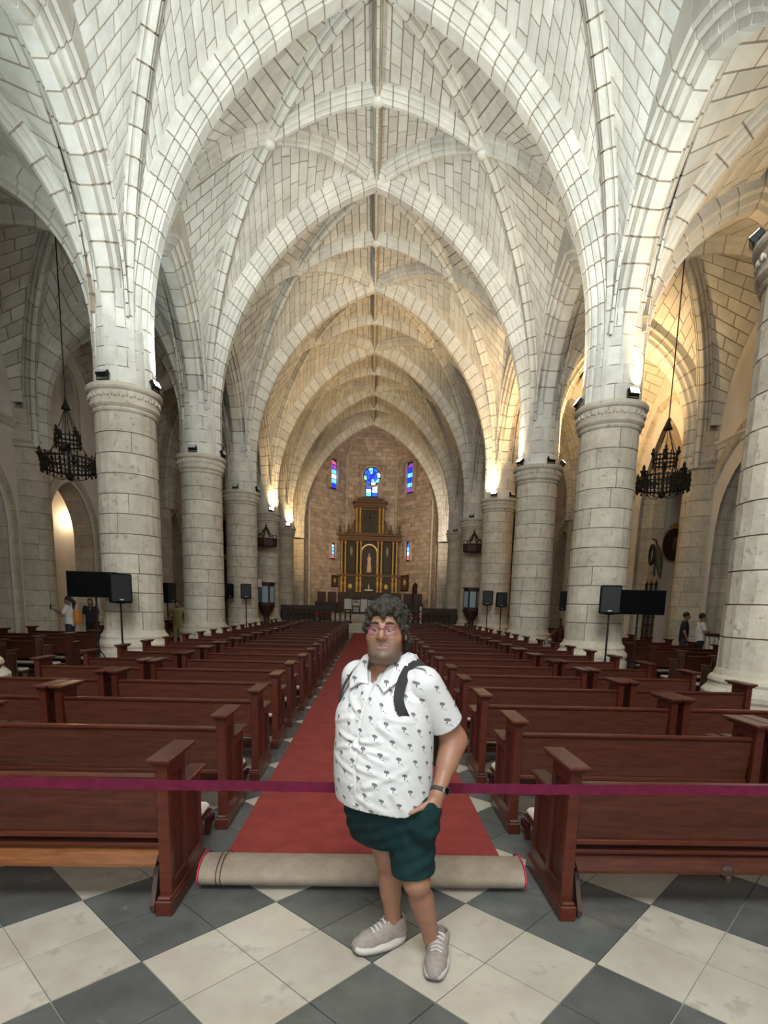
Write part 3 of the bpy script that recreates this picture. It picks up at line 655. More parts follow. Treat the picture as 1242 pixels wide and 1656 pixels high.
# ------------------------------------------------------------------ pews
def pew_end_meshes():
    e = MB(); e.box(-.018, .018, .06, .31, .10, .80); e.box(-.018, .018, .30, .60, .10, .60)
    fr = MB()
    for y0, y1, z1 in ((.045, .095, .832), (.275, .325, .832), (.56, .61, .625)): fr.box(-.032, .032, y0, y1, .09, z1, .004)
    for y0, y1, z0, z1 in ((.09, .28, .75, .83), (.32, .565, .56, .622), (.09, .28, .09, .17), (.32, .565, .09, .17)): fr.box(-.032, .032, y0, y1, z0, z1, .004)
    pl = MB(); pl.box(-.045, .045, 0, .665, 0, .085, .006); pl.box(-.039, .039, .008, .655, .08, .105, .01)
    cp = MB(); cp.box(-.062, .062, .0, .43, .842, .866, .006); cp.box(-.048, .048, .02, .40, .822, .846, .008)
    ar = MB(); ar.box(-.05, .05, .30, .665, .632, .655, .006); ar.box(-.038, .038, .31, .64, .615, .634, .006)
    return [(n, m.mesh(n, mt)) for n, m, mt in (('end_panel', e, 'wood_panel'), ('panel_frame', fr, 'wood'), ('plinth', pl, 'wood'), ('cap', cp, 'wood'), ('arm_rest', ar, 'wood'))]
ENDS = pew_end_meshes()
def pew_meshes(L, first, warm=False):
    out = []; a, b = .03, L - .03
    bk = MB(); t = .05
    bk.add([(a, .115, .42), (b, .115, .42), (b, .085, .735), (a, .085, .735), (a, .140, .42), (b, .140, .42), (b, .11, .735), (a, .11, .735)], [(0, 1, 2, 3), (5, 4, 7, 6), (0, 4, 5, 1), (3, 2, 6, 7), (0, 3, 7, 4), (1, 5, 6, 2)])
    out.append(('backrest', bk.mesh('backrest', 'wood_panel')))
    out.append(('top_rail', MB().box(a, b, .07, .125, .728, .758, .008).mesh('top_rail', 'wood')))
    out.append(('bottom_rail', MB().box(a, b, .095, .15, .398, .43, .006).mesh('bottom_rail', 'wood')))
    out.append(('seat', MB().box(a, b, .14, .60, .405, .43, .008).mesh('seat', 'wood')))
    if first:
        k = MB().box(a, b, .10, .17, .345, .368, .004)
        out.append(('kneeler', k.mesh('kneeler', 'wood')))
        kb = MB().box(L * .47, L * .47 + .07, .028, .07, .24, .31, .02); kb.box(L * .47 + .02, L * .47 + .05, .02, .12, .22, .26, .01); out.append(('kneeler_bracket', kb.mesh('kneeler_bracket', 'wood_dark')))
        out.append(('kneeler_board', MB().prism([(.150, .335), (.138, .340), (.045, .275), (.045, .258), (.056, .258)], a + .02, b - .02, 'x').mesh('kneeler_board', 'wood_warm' if warm else 'wood_panel')))
        for x in (a + .03, b - .05):
            f = MB(); f.prism([(.02, .02), (.10, .0), (.12, .03), (.10, .12), (.15, .24), (.11, .24), (.06, .12), (.02, .05)], x, x + .025, 'x')
            out.append(('kneeler_foot', f.mesh('kneeler_foot', 'wood_dark')))
    else:
        k = MB().box(a + .02, b - .02, -.33, -.31, .10, .19, .003); k.box(a + .02, b - .02, -.33, -.05, .17, .19, .003)
        for x in (a + .03, b - .06): k.box(x, x + .03, -.33, -.28, 0, .12); k.box(x, x + .03, -.10, -.05, 0, .12); k.box(x, x + .03, -.06, .06, .06, .11)
        out.append(('kneeler', k.mesh('kneeler', 'wood')))
        out.append(('kneeler_cushion', MB().box(a + .03, b - .03, -.32, -.06, .19, .245, .02).mesh('kneeler_cushion', 'cushion')))
    return out
PEWS = {(k, f, w): pew_meshes(k, f, w) for k, f, w in ((1.80, 1, 1), (1.80, 1, 0), (1.80, 0, 0), (1.36, 0, 0), (1.36, 1, 0), (2.2, 0, 0))}
def pew(x0, y, key, label, group):
    L = key[0]; o = empty('pew', (x0, y, 0), random.uniform(-.006, .006), label, 'pew', group)
    for n, me in PEWS[key]: mesh_obj(n, me, o)
    for x in (0, L):
        e = None
        for n, me in ENDS:
            p = mesh_obj(n, me, e or o)
            if e is None: e = p; p.location = (x, 0, 0)
    return o
ORD = ['first', 'second', 'third', 'fourth', 'fifth', 'sixth', 'seventh', 'eighth', 'ninth', 'tenth', 'eleventh', 'twelfth', 'thirteenth', 'fourteenth', 'fifteenth', 'sixteenth', 'seventeenth', 'eighteenth', 'nineteenth', 'twentieth', 'last']
for i in range(21):
    y = 2.78 + 1.16 * i + (0 if i < 6 else random.uniform(-.05, .05))
    for s in (-1, 1):
        sd = "the ponytail woman's side" if s < 0 else "the boys' side"
        j = random.uniform(-.015, .015) if i > 1 else 0
        xa = (-1.075 - 1.80 if s < 0 else 1.10) + j; xb = (-3.02 - 1.36 if s < 0 else 3.04) + j * 2
        if i == 0: la = 'dark red pew with %s kneeler folded up, beside the rolled carpet' % ('an orange-varnished' if s < 0 else 'a plain brown')
        elif i < 21: la = 'aisle-end wooden pew, %s row past the carpet roll, on %s' % (ORD[i], sd)
        else: la = 'aisle-end wooden pew far up the nave, on %s' % sd
        lb = ('short pew by the columns, %s row past the carpet roll, %s' % (ORD[i], sd)) if i > 0 else 'short wooden pew by the columns far up the nave, on %s' % sd
        pew(xa, y, (1.80, 1 if i == 0 else 0, 1 if (i == 0 and s < 0) else 0), la, 'aisle-end pews on ' + sd)
        if i > 0: pew(xb, y, (1.36, 0, 0), lb, 'column-side pews on ' + sd)
for s in (-1, 1):
    sd = "the ponytail woman's side" if s < 0 else "the boys' side"
    for i in range(15):
        y = 9.0 + 1.18 * i
        if i == 14: ORD[14] = 'last'
        if s < 0 and (16.0 < y < 17.4 or 19.0 < y < 21.6): continue
        pew(AX + s * 7.75 - 1.1, y, (2.2, 0, 0), '%s pew of the side aisle row, counted toward the altar, on %s' % (ORD[i], sd), 'side aisle pews on ' + sd)
# ------------------------------------------------------------------ altarpiece and sanctuary
def fluted(c, r, z0, z1, n=14):
    h = z1 - z0; return MB().lathe([(r * 1.5, 0), (r * 1.5, .03 * h), (r * 1.15, .05 * h), (r, .07 * h), (r * 1.12, .3 * h), (r * 1.25, .32 * h), (r, .35 * h), (r * .88, .9 * h), (r * 1.2, .93 * h), (r * 1.6, .97 * h), (r * 1.6, h)], n, (c[0], c[1], z0))
def altarpiece(name, x, y, z, w, h, label, grand):
    A = empty(name, (x, y, z), label=label, cat='altarpiece')
    if grand:
        MB().box(-2.45, 2.45, -.9, 0, 0, .5, .03).build('plinth', 'retablo', A)
        MB().box(-2.3, 2.3, -.75, 0, .5, 2.95).build('predella', 'retablo', A)
        MB().box(-2.35, 2.35, -.35, 0, 2.95, 5.85).build('back_panel', 'retablo', A)
        e = MB(); e.box(-2.6, 2.6, -.85, 0, 5.8, 5.98, .02); e.box(-2.5, 2.5, -.75, 0, 5.98, 6.2, .02); e.box(-2.7, 2.7, -.95, 0, 6.2, 6.32, .02)
        e.build('entablature', 'retablo_brown', A, kind='stuff')
        MB().box(-2.55, 2.55, -.85, 0, 2.9, 3.08, .02).build('ledge', 'retablo_brown', A)
        for cx in (-2.28, -1.98, -1.0, -.70, .72, 1.02, 1.98, 2.28):
            c = fluted((cx, -.55), .075, 3.08, 5.8).build('column', 'gold', A, smooth=True)
            MB().lathe([(.12, 0), (.13, .1), (.07, .2), (.12, .5), (.14, .75), (.08, 1.0), (.12, 1.15), (.12, 1.3)], 14, (cx, -.8, 1.6)).build('pedestal', 'gold', A, smooth=True)
        for cx in (-1.5, 1.5):
            MB().box(cx - .33, cx + .33, -.39, -.34, 3.3, 5.6, .02).build('side_panel', 'retablo', A)
            MB().ball((cx, -.42, 5.0), .16, 10, 8, (.8, .35, 2.4)).build('painted_figure', 'carpet_back', A, smooth=True)
            MB().lathe([(.18, -.03), (.18, .02), (.14, .04), (0, .05)], 20).build('gilt_medallion', 'gold', A).matrix_local = Matrix.Translation((cx - .05, -.76, 2.1)) @ Matrix.Rotation(PI / 2, 4, 'X') @ Matrix.Diagonal((1, 1.25, 1, 1))
        MB().box(-.58, .58, -.40, -.36, 3.1, 5.7).build('niche_back', 'wood_dark', A)
        p = PathC(0, 0, .62, 3.15, 4.85, 5.5, 1); v, f = sweep(p, 0, p.len, [(-.06, .10), (-.06, 0), (.06, 0), (.06, .10)], 40)
        MB().add([(q[1], q[0] - .48, q[2]) for q in v], f).build('niche_frame', 'frame_gilt', A)
        st = MB().lathe([(.20, 0), (.22, .1), (.19, .5), (.15, .9), (.19, 1.15), (.12, 1.32), (.05, 1.38)], 16, (0, -.5, 3.25)); st.ball((0, -.5, 4.74), .095, 12, 8)
        st.build('statue', 'stone_gold', A, smooth=True, kind='stuff')
        MB().box(-.62, .62, -.86, -.74, 1.0, 2.85, .02).build('tabernacle', 'retablo', A)
        MB().box(-.34, .34, -1.0, -.86, 1.75, 1.86, .01).build('tabernacle_shelf', 'cloth_white', A)
        MB().box(-.30, .30, -.92, -.86, .7, 1.6, .05).build('tabernacle_door', 'wood_dark', A)
        MB().lathe([(.10, 0), (.05, .08), (.09, .2), (.03, .35), (.02, .5)], 12, (0, -.93, 1.86)).build('monstrance', 'lamp_glass', A, smooth=True)
        MB().box(-1.2, 1.2, -.5, 0, 6.32, 8.7).build('tower', 'retablo_brown', A)
        for cx in (-1.08, -.80, .80, 1.08): fluted((cx, -.6), .075, 6.45, 8.45).build('column', 'gold', A, smooth=True)
        e = MB(); e.box(-1.35, 1.35, -.8, 0, 8.45, 8.6, .02); e.box(-1.25, 1.25, -.7, 0, 8.6, 8.85, .02); e.box(-1.45, 1.45, -.9, 0, 8.85, 9.0, .02); e.box(-.95, .95, -.6, 0, 9.0, 9.25, .05)
        e.build('cornice', 'retablo_brown', A, kind='stuff')
        MB().box(-.62, .62, -.54, -.5, 6.5, 8.3, .02).build('crucifix_panel', 'retablo', A)
        q = MB(); q.box(-.05, .05, -.58, -.54, 6.7, 8.2); q.box(-.42, .42, -.58, -.54, 7.65, 7.75); q.build('cross', 'wood_dark', A, kind='stuff')
        for s in (-1, 1):
            MB().prism([(s * 1.2, 6.32), (s * 2.4, 6.32), (s * 2.1, 6.42), (s * 1.75, 6.62), (s * 1.5, 6.95), (s * 1.35, 7.4), (s * 1.2, 7.6)], -.35, 0).build('scroll_bracket', 'retablo_brown', A)
            for cx in (1.75, 2.45): MB().lathe([(.14, 0), (.16, .06), (.07, .15), (.11, .35), (.05, .5), (.07, .62), (.0, .85)], 12, (s * cx, -.6, 6.32)).build('finial', 'retablo_brown', A, smooth=True)
            for cx in (.75, 1.2, 1.65): MB().lathe([(.05, 0), (.03, .05), (.02, .3), (.05, .33), (.02, .34), (.02, .6)], 8, (s * cx, -.95, .5)).build('candlestick', 'frame_gilt', A, smooth=True)
    else:
        MB().box(-w / 2, w / 2, -.7, 0, 0, h * .16, .03).build('plinth', 'retablo', A)
        MB().box(-w / 2 + .1, w / 2 - .1, -.4, 0, h * .16, h * .95).build('back_panel', 'retablo', A)
        for z0, z1 in ((h * .16, h * .55), (h * .6, h * .92)):
            for cx in (-.46, -.34, -.15, .15, .34, .46): fluted((w * cx, -.55), .09, z0, z1).build('column', 'gold', A, smooth=True)
            MB().box(-w / 2, w / 2, -.75, 0, z1, z1 + h * .05, .03).build('entablature', 'gold', A)
        MB().box(-w * .12, w * .12, -.45, -.38, h * .2, h * .5, .03).build('painting', 'wood_dark', A)
    return A
altarpiece('high_altarpiece', AX - .16, 48.35, .95, 5, 9, 'tall dark gilded altarpiece with arched statue niche in the apse', True)
altarpiece('side_altarpiece', AX - 9.5, 41.2, .51, 3.1, 7.2, 'narrow view of a gilded altarpiece beside the column with the lamp bar', False)
altarpiece('side_altarpiece', AX + 9.5, 41.2, .51, 3.1, 8.2, 'narrow dark gilded altarpiece seen past the three-floodlight column', False)
t = empty('altar_table', (-.1, 40, .95), label='long altar table under a white cloth before the altarpiece', cat='altar')
MB().box(-1.7, 1.7, -.45, .45, 0, .95, .02).build('body', 'wood_dark', t)
c = MB().box(-1.8, 1.8, -.5, .5, .95, 1.0, .02).build('cloth_top', 'cloth_white', t)
MB().box(-1.8, 1.8, -.52, -.5, .12, .98, .008).build('cloth_front', 'cloth_white', t)
for x in (-.95, .1):
    ch = empty('altar_chair', (-.1 + x, 38.6, .95), label='carved dark wooden chair with arched crest before the altar table', cat='chair', group='chairs before the altar')
    MB().box(-.28, .28, -.25, .25, .42, .48, .02).build('seat', 'carpet_red', ch)
    MB().prism([(-.28, .5), (.28, .5), (.28, .56), (-.28, .56)], -.28, -.24).build('backrest', 'wood_dark', ch)
    q = MB(); q.prism([(-.31, .94), (.31, .94), (.31, 1.0), (.2, 1.03), (.13, 1.11), (0, 1.15), (-.13, 1.11), (-.2, 1.03), (-.31, 1.0)], -.29, -.23); q.build('crest', 'wood_dark', ch)
    for sx in (-1, 1):
        for sy in (-1, 1): MB().box(sx * .25 - .03, sx * .25 + .03, sy * .22 - .03, sy * .22 + .03, 0, .42).build('leg', 'wood_dark', ch)
        MB().box(sx * .28 - .02, sx * .28 + .02, -.28, -.22, .42, .98).build('back_post', 'wood_dark', ch)
# altar rail
bal = MB().lathe([(.05, 0), (.05, .06), (.03, .1), (.05, .28), (.055, .35), (.025, .5), (.04, .58), (.05, .62), (.05, .66)], 10).mesh('baluster', 'wood_dark', True)
for s in (-1, 1):
    r = empty('altar_rail', (AX + s * 2.9, 33, .5), label='dark wooden altar rail with turned balusters in front of %s' % ('the long dark bench' if s < 0 else 'the white candle'), cat='railing', group='altar rails')
    MB().box(-1.9, 1.9, -.08, .08, .74, .82, .015).build('top_rail', 'wood_dark', r); MB().box(-1.9, 1.9, -.06, .06, 0, .08, .01).build('bottom_rail', 'wood_dark', r)
    for i in range(13): mesh_obj('baluster', bal, r, (-1.8 + .3 * i, 0, .08))
def bench(x, y, z, w, h, label, rz=0):
    b = empty('sanctuary_bench', (x, y, z), rz, label, 'bench', 'dark benches in the sanctuary')
    MB().box(-w / 2, w / 2, -.03, .03, .1, h, .01).build('backrest', 'wood_dark', b); MB().box(-w / 2, w / 2, .03, .45, .4, .45, .01).build('seat', 'wood_dark', b)
    for sx in (-1, 1): MB().box(sx * (w / 2) - .03, sx * (w / 2) + .03, -.05, .45, 0, .65, .01).build('end_panel', 'wood_dark', b)
bench(-4.0, 34.5, .5, 3.0, .98, 'long dark bench standing behind the altar rail'); bench(3.9, 34.2, .5, 2.6, .98, 'long dark bench with a paper on it behind the white candle')
bench(-3.3, 41.2, .95, 1.6, .75, 'pale slatted bench beside the altar table'); bench(2.6, 41.2, .95, 1.2, .8, 'short dark bench beside the altar cloth')
def throne(x, y, label):
    b = empty('sanctuary_chair', (x, y, .95), 0, label, 'chair', 'high-backed sanctuary chairs')
    MB().box(-.33, .33, .3, .36, .4, 1.55, .02).build('backrest', 'wood_dark', b); MB().box(-.33, .33, -.3, .3, .4, .48, .02).build('seat', 'carpet_red', b)
    for sx in (-1, 1): MB().box(sx * .33 - .04, sx * .33 + .04, -.3, .36, 0, .75, .01).build('arm', 'wood_dark', b)
for x in (-3.9, -3.1, -2.3): throne(x, 43.9, 'high-backed dark chair beneath the small framed picture in the apse')
for x in (2.0, 2.8, 3.6): throne(x, 43.9, 'high-backed dark chair beneath the large framed picture in the apse')
def picture(x, z, w, h, fi, t, label):
    p, d, n = face_frame(fi, t, .06); o = empty('framed_picture', (p[0], p[1], z), math.atan2(d[1], d[0]), label, 'picture')
    MB().box(-w / 2 + .08, w / 2 - .08, -.02, .02, .08, h - .08).build('canvas', 'retablo_brown', o); MB().ball((0, -.025, h * .55), w * .17, 10, 6, (1, .1, 1.4)).build('painted_figure', 'stone_gold', o)
    for a, b, c, e in ((-w / 2, w / 2, 0, .1), (-w / 2, w / 2, h - .1, h), (-w / 2, -w / 2 + .1, 0, h), (w / 2 - .1, w / 2, 0, h)): MB().box(a, b, -.05, .03, c, e, .01).build('frame', 'wood_dark', o)
picture(0, 2.95, .75, .95, 1, .66, 'small dark framed picture on the apse wall under the pink-footed slit window')
picture(0, 2.75, 1.0, 1.3, 3, .33, 'large dark framed picture on the apse wall by the arched niche')
p, d, n = face_frame(3, .62, .05); o = empty('door_1', (p[0], p[1], .95), math.atan2(d[1], d[0]), 'dark arched doorway in the apse wall', 'door', kind='structure')
MB().prism([(-.36, 0), (.36, 0), (.36, 2.1), (.25, 2.35), (0, 2.47), (-.25, 2.35), (-.36, 2.1)], -.03, .02).build('door_leaf', 'wood_dark', o)
for sx in (-1, 1): MB().box(sx * .36, sx * .44, -.06, .02, 0, 2.15, .01).build('door_frame', 'stone_apse', o)
cd = empty('altar_candle', (2.95, 33.8, .5), label='white candle on a pale stand near the altar rail', cat='candle')
MB().lathe([(.16, 0), (.16, .05), (.05, .1), (.05, .5), (.12, .55), (.12, .62)], 14).build('stand', 'cloth_white', cd, smooth=False); MB().lathe([(.06, .62), (.06, 1.05), (.01, 1.07), (.01, 1.1)], 12).build('candle', 'cloth_white', cd)
for x, lab in ((-3.2, 'red flower arrangement at the altar rail by the long bench'), (2.6, 'red flower arrangement beside the white candle')):
    fl = empty('flowers', (x, 33.45, .5), label=lab, cat='flowers'); q = MB(); g = MB(); r_ = random.Random(5)
    for i in range(26): a = r_.uniform(0, 6.28); rr_ = r_.uniform(0, .32); q.ball((rr_ * math.cos(a), rr_ * .5 * math.sin(a), .3 + r_.uniform(0, .22)), .05, 6, 4)
    q.build('blooms', 'carpet_edge', fl, kind='stuff'); MB().lathe([(.2, 0), (.26, .1), (.22, .28), (.0, .29)], 12).build('pot', 'leaf_green', fl)
# pulpits with canopies at the fourth columns
for s in (-1, 1):
    x, y = AX + s * (HA - .25), yk(4) - 1.5
    P = empty('pulpit', (x, y, 0), label='dark wooden pulpit with pale blue panels beside %s' % ('a white lectern cloth' if s < 0 else 'the twin loudspeakers'), cat='pulpit')
    n = 6
    MB().lathe([(.14, 0), (.14, .9), (.3, 1.15), (.44, 1.4), (.46, 1.45)], 6).build('stem', 'wood_dark', P)
    MB().lathe([(.42, 1.45), (.42, 2.5), (.47, 2.52), (.47, 2.6), (.36, 2.6), (.36, 1.5)], 6).build('body', 'wood_dark', P)
    for i in range(6):
        a = PI / 6 + i * PI / 3; c_, s_ = math.cos(a), math.sin(a); R = .42 * math.cos(PI / 6) + .012
        q = MB(); w = .15
        q.add([(R * c_ - u * s_, R * s_ + u * c_, z) for u, z in ((-w, 1.6), (w, 1.6), (w, 2.4), (-w, 2.4))] + [((R - .02) * c_ - u * s_, (R - .02) * s_ + u * c_, z) for u, z in ((-w, 1.6), (w, 1.6), (w, 2.4), (-w, 2.4))], [(0, 1, 2, 3), (0, 4, 5, 1), (1, 5, 6, 2), (2, 6, 7, 3), (3, 7, 4, 0)])
        q.build('panel', 'glass_clear', P)
    if s < 0: MB().box(-.55, -.15, -.42, -.35, 2.35, 2.75, .01).build('lectern_cloth', 'cloth_white', P)
    Cn = empty('pulpit_canopy', (x, y + .1, 4.38), label='dark pulpit canopy with curled iron crown above %s' % ('the pulpit with the lectern cloth' if s < 0 else 'the pulpit by the twin loudspeakers'), cat='canopy')
    MB().lathe([(.50, 0), (.55, .03), (.55, .33), (.58, .35), (.58, .40), (.05, .42)], 8).build('drum', 'wood_dark', Cn)
    MB().box(-.05, .05, .3, .85, .1, .3).build('bracket', 'iron', Cn)
    for i in range(6):
        a = i * PI / 3; MB().tube([(.5 * math.cos(a) * k, .5 * math.sin(a) * k, .42 + z) for k, z in ((1, 0), (1.08, .14), (.95, .2), (.75, .12), (.5, .2), (.25, .42), (.05, .5))], .022, 6).build('scroll', 'iron', Cn)
    MB().lathe([(.05, .85), (.09, .93), (.03, 1.0), (.05, 1.06), (0, 1.15)], 10).build('finial', 'iron', Cn)
# ------------------------------------------------------------------ loudspeakers and screens
spk = MB().box(-.21, .21, -.18, .16, 0, .60, .025).mesh('cabinet', 'black_plastic'); grl = MB().box(-.19, .19, -.195, -.178, .03, .57, .008).mesh('grille', 'black_metal'); bdg = MB().box(-.04, .04, -.20, -.194, .06, .08).mesh('badge', 'lamp_glass')
hnd = MB().box(.209, .216, -.05, .05, .34, .40, .004).mesh('handle', 'black_metal')
def tripod(x, y, h, name, label):
    s = empty(name, (x, y, 0), random.uniform(0, 2), label, 'stand')
    MB().tube([(0, 0, .12), (0, 0, h)], .02, 10).build('pole', 'black_metal', s); MB().tube([(0, 0, .45), (0, 0, .58)], .034, 10).build('collar', 'black_metal', s)
    MB().lathe([(.03, h - .02), (.10, h - .01), (.10, h)], 12).build('plate', 'black_metal', s)
    for i in range(3):
        a = i * 2.094; MB().tube([(.02 * math.cos(a), .02 * math.sin(a), .52), (.34 * math.cos(a), .34 * math.sin(a), .012)], .012, 6).build('leg', 'black_metal', s)
    return s
def speaker(x, y, z, rz, label, slabel):
    tripod(x, y, z, 'speaker_stand', slabel)
    o = empty('loudspeaker', (x, y, z), rz, label, 'loudspeaker')
    for n, me in (('cabinet', spk), ('grille', grl), ('badge', bdg), ('handle', hnd)): mesh_obj(n, me, o)
def screen(x, y, z, w, h, rz, label, slabel):
    tripod(x, y + .09, z + .02, 'screen_stand', slabel)
    o = empty('screen', (x, y, z), rz, label, 'screen')
    MB().box(-w / 2, w / 2, -.075, -.04, 0, h, .008).build('bezel', 'black_plastic', o); MB().box(-w / 2 + .015, w / 2 - .015, -.078, -.074, .02, h - .015).build('display', 'screen', o); MB().box(-.15, .15, -.04, -.025, h * .1, h * .6, .01).build('mount', 'black_metal', o)
speaker(-5.26, 12.0, 1.56, .55, 'black loudspeaker on a stand before the column, beside the left-hand black screen'.replace('left-hand ', '') + ' and ponytail woman', 'black tripod under the loudspeaker near the ponytail woman')
screen(-5.95, 12.3, 1.66, 1.02, .54, .12, 'flat black screen behind the loudspeaker near the ponytail woman', 'black tripod stand under the screen near the ponytail woman')
speaker(5.07, 11.95, 1.58, -.35, 'black loudspeaker on a stand under the yellow floodlights', 'black tripod under the loudspeaker below the yellow floodlights')
screen(5.90, 12.3, 1.58, 1.0, .53, -.08, 'flat black screen beside the loudspeaker under the yellow floodlights', 'black tripod stand under the screen below the yellow floodlights')
speaker(-6.34, 17.75, 1.55, 1.3, 'black loudspeaker seen edge-on next to the golden chapel arch', 'black tripod under the edge-on loudspeaker by the golden arch')
speaker(6.10, 17.45, 1.60, -1.3, 'black loudspeaker seen edge-on behind the yellow-floodlit column', 'black tripod under the edge-on loudspeaker behind the yellow-floodlit column')
speaker(-5.2, 23.6, 1.75, .25, 'black loudspeaker on a stand before the lamp-bar column', 'black tripod before the lamp-bar column')
speaker(-6.0, 23.7, 1.75, .9, 'black loudspeaker half hidden behind the yellow-shirt person\'s column', 'black tripod of the half-hidden loudspeaker')
speaker(4.85, 23.6, 1.72, -.25, 'black loudspeaker nearer the pulpit of the twin pair', 'black tripod of the twin loudspeaker nearer the pulpit')
speaker(5.38, 23.4, 1.66, -.1, 'black loudspeaker of the twin pair farther from the pulpit', 'black tripod of the twin loudspeaker farther from the pulpit')
# ------------------------------------------------------------------ chandeliers
def chandelier(x, y, label):
    o = empty('chandelier', (x, y, 4.8), label=label, cat='chandelier')
    def band(r, z, h, t=.018):
        return MB().lathe([(r - t, z), (r, z), (r, z + h), (r - t, z + h), (r - t, z)], 40, cap=False)
    for r, z, h in ((.68, .27, .05), (.68, .52, .05), (.67, .40, .03), (.31, .90, .04), (.31, 1.12, .04)): band(r, z, h).build('hoop', 'iron', o)
    q = MB()
    for i in range(40):
        a = 2 * PI * i / 40; q.tube([(.675 * math.cos(a), .675 * math.sin(a), .18 if i % 2 else .24), (.675 * math.cos(a), .675 * math.sin(a), .66 if i % 2 else .58)], .02, 5)
        if i % 2: q.ball((.675 * math.cos(a), .675 * math.sin(a), .2), .034, 6, 4); q.ball((.675 * math.cos(a), .675 * math.sin(a), .46), .045, 6, 4); q.ball((.675 * math.cos(a), .675 * math.sin(a), .345), .04, 6, 4)
    q.build('lower_palings', 'iron', o, kind='stuff')
    q = MB()
    for i in range(20):
        a = 2 * PI * i / 20; q.tube([(.31 * math.cos(a), .31 * math.sin(a), .84), (.31 * math.cos(a), .31 * math.sin(a), 1.24 if i % 2 else 1.18)], .017, 5); q.ball((.31 * math.cos(a), .31 * math.sin(a), 1.02), .038, 6, 4)
    q.build('upper_palings', 'iron', o, kind='stuff')
    for i in range(4):
        a = 2 * PI * i / 4 + .3; c, s = math.cos(a), math.sin(a)
        MB().lathe([(.03, .52), (.05, .60), (.09, .66), (.10, .68), (.04, .70), (.045, .78), (.015, .84), (0, .86)], 10, (.70 * c, .70 * s, 0)).build('candle_cup', 'iron', o)
        MB().lathe([(.02, 1.14), (.04, 1.2), (.07, 1.25), (.03, 1.27), (.035, 1.34), (0, 1.4)], 10, (.32 * math.cos(a + .8), .32 * math.sin(a + .8), 0)).build('candle_cup', 'iron', o)
        MB().tube([(.67 * c, .67 * s, .40), (.5 * c, .5 * s, .62), (.32 * c, .32 * s, .94)], .014, 6).build('brace', 'iron', o)
        MB().tube([(.31 * c, .31 * s, 1.15), (.03 * c, .03 * s, 1.86)], .009, 6).build('chain', 'iron', o)
        MB().tube([(.60 * c, .60 * s, .25), (.42 * c, .42 * s, .08), (.2 * c, .2 * s, .02), (0, 0, .1)], .010, 6).build('tendril', 'iron', o)
        MB().tube([(.3 * math.cos(a + .8), .3 * math.sin(a + .8), 1.15), (.02 * math.cos(a + .8), .02 * math.sin(a + .8), 1.86)], .007, 6).build('chain', 'iron', o)
        MB().tube([(.66 * c, .66 * s, .42), (0, 0, .42)], .012, 6).build('spoke', 'iron', o)
    MB().lathe([(.0, 0), (.06, .03), (.10, .1), (.05, .2), (.035, .3), (.035, .5), (.05, 1.0)], 12).build('pendant', 'iron', o, smooth=True)
    MB().lathe([(.12, 1.84), (.11, 1.88), (.06, 1.98), (.03, 2.06), (.02, 2.12)], 14).build('bell', 'iron', o, smooth=True)
    MB().tube([(0, 0, 2.1), (0, 0, 6.24)], .016, 8).build('rod', 'iron', o)
chandelier(-8.36, 16.3, 'wrought-iron two-tier chandelier hanging before the arched window above the lit chapel')
chandelier(8.12, 16.3, 'wrought-iron two-tier chandelier hanging before the tall chapel arch with the oval painting')
# ------------------------------------------------------------------ floodlights on the capitals
WARM = (1, .66, .30)
def flood(x, y, z, rz, tilt, on, label, power=0, tgt=None, col=WARM, matl='lamp_on', beam='floodlight_beam'):
    o = empty('floodlight', (x, y, z), rz, label, 'floodlight')
    h = MB(); h.box(-.12, .12, -.05, .05, .05, .21, .01)
    hs = h.build('housing', 'black_metal', o); M_ = Matrix.Translation((0, 0, .13)) @ Matrix.Rotation(tilt, 4, 'X') @ Matrix.Translation((0, 0, -.13)); hs.matrix_local = M_
    l = MB().box(-.105, .105, -.056, -.049, .065, .195, .004).build('lens', matl if on else 'lamp_glass', o); l.matrix_local = M_
    for sx in (-1, 1): MB().box(sx * .125, sx * .135, -.015, .015, 0, .14).build('bracket_arm', 'black_metal', o)
    MB().box(-.135, .135, -.02, .02, 0, .012).build('bracket', 'black_metal', o)
    if on and power: spot(beam, tuple(np.array([x, y, z + .13]) + (np.array(tgt) - np.array([x, y, z + .13])) / np.linalg.norm(np.array(tgt) - np.array([x, y, z + .13])) * .16), tgt, power, col, 115, 1, .10)
RT = .765
def cap_pt(k, s, ang): a = math.radians(ang); return AX + s * HA + RT * math.cos(a), yk(k) + RT * math.sin(a), 6.21
def fl(k, s, ang, tilt, on, label, power=0, tgt=None, **kw):
    x, y, z = cap_pt(k, s, ang); flood(x, y, z, math.radians(ang + 90), tilt, on, label, power, tgt, **kw)
COOL = (.84, .98, 1)
fl(0, -1, 35, -.9, True, 'lit floodlight on the capital of the mostly hidden column', 980, (-.8, 16.5, 14), col=COOL, matl='lamp_white', beam='floodlight_beam_offscreen')
fl(0, 1, 145, -.9, True, 'lit floodlight on the worn column beside the pews', 980, (.6, 16.5, 14), col=COOL, matl='lamp_white')
fl(1, -1, -100, -.9, False, 'unlit floodlight tipped upward on the capital above the ponytail woman\'s screen')
fl(1, -1, -12, -.5, True, 'small lit floodlight jutting sideways from the capital above the ponytail woman\'s screen', 650, (-1.2, 17.2, 13.8), col=COOL, matl='lamp_white')
fl(1, 1, -78, -.4, True, 'bright yellow floodlight facing outward on the capital above the screen', 480, (8.6, 13.0, 11), matl='lamp_on')
fl(1, 1, 178, -.6, True, 'bright floodlight on the arch side of the yellow-lit capital', 800, (1.2, 17, 13.5), col=(1, .88, .70))
fl(2, -1, -92, -.7, False, 'unlit square floodlight facing outward on the yellow-shirt person\'s column')
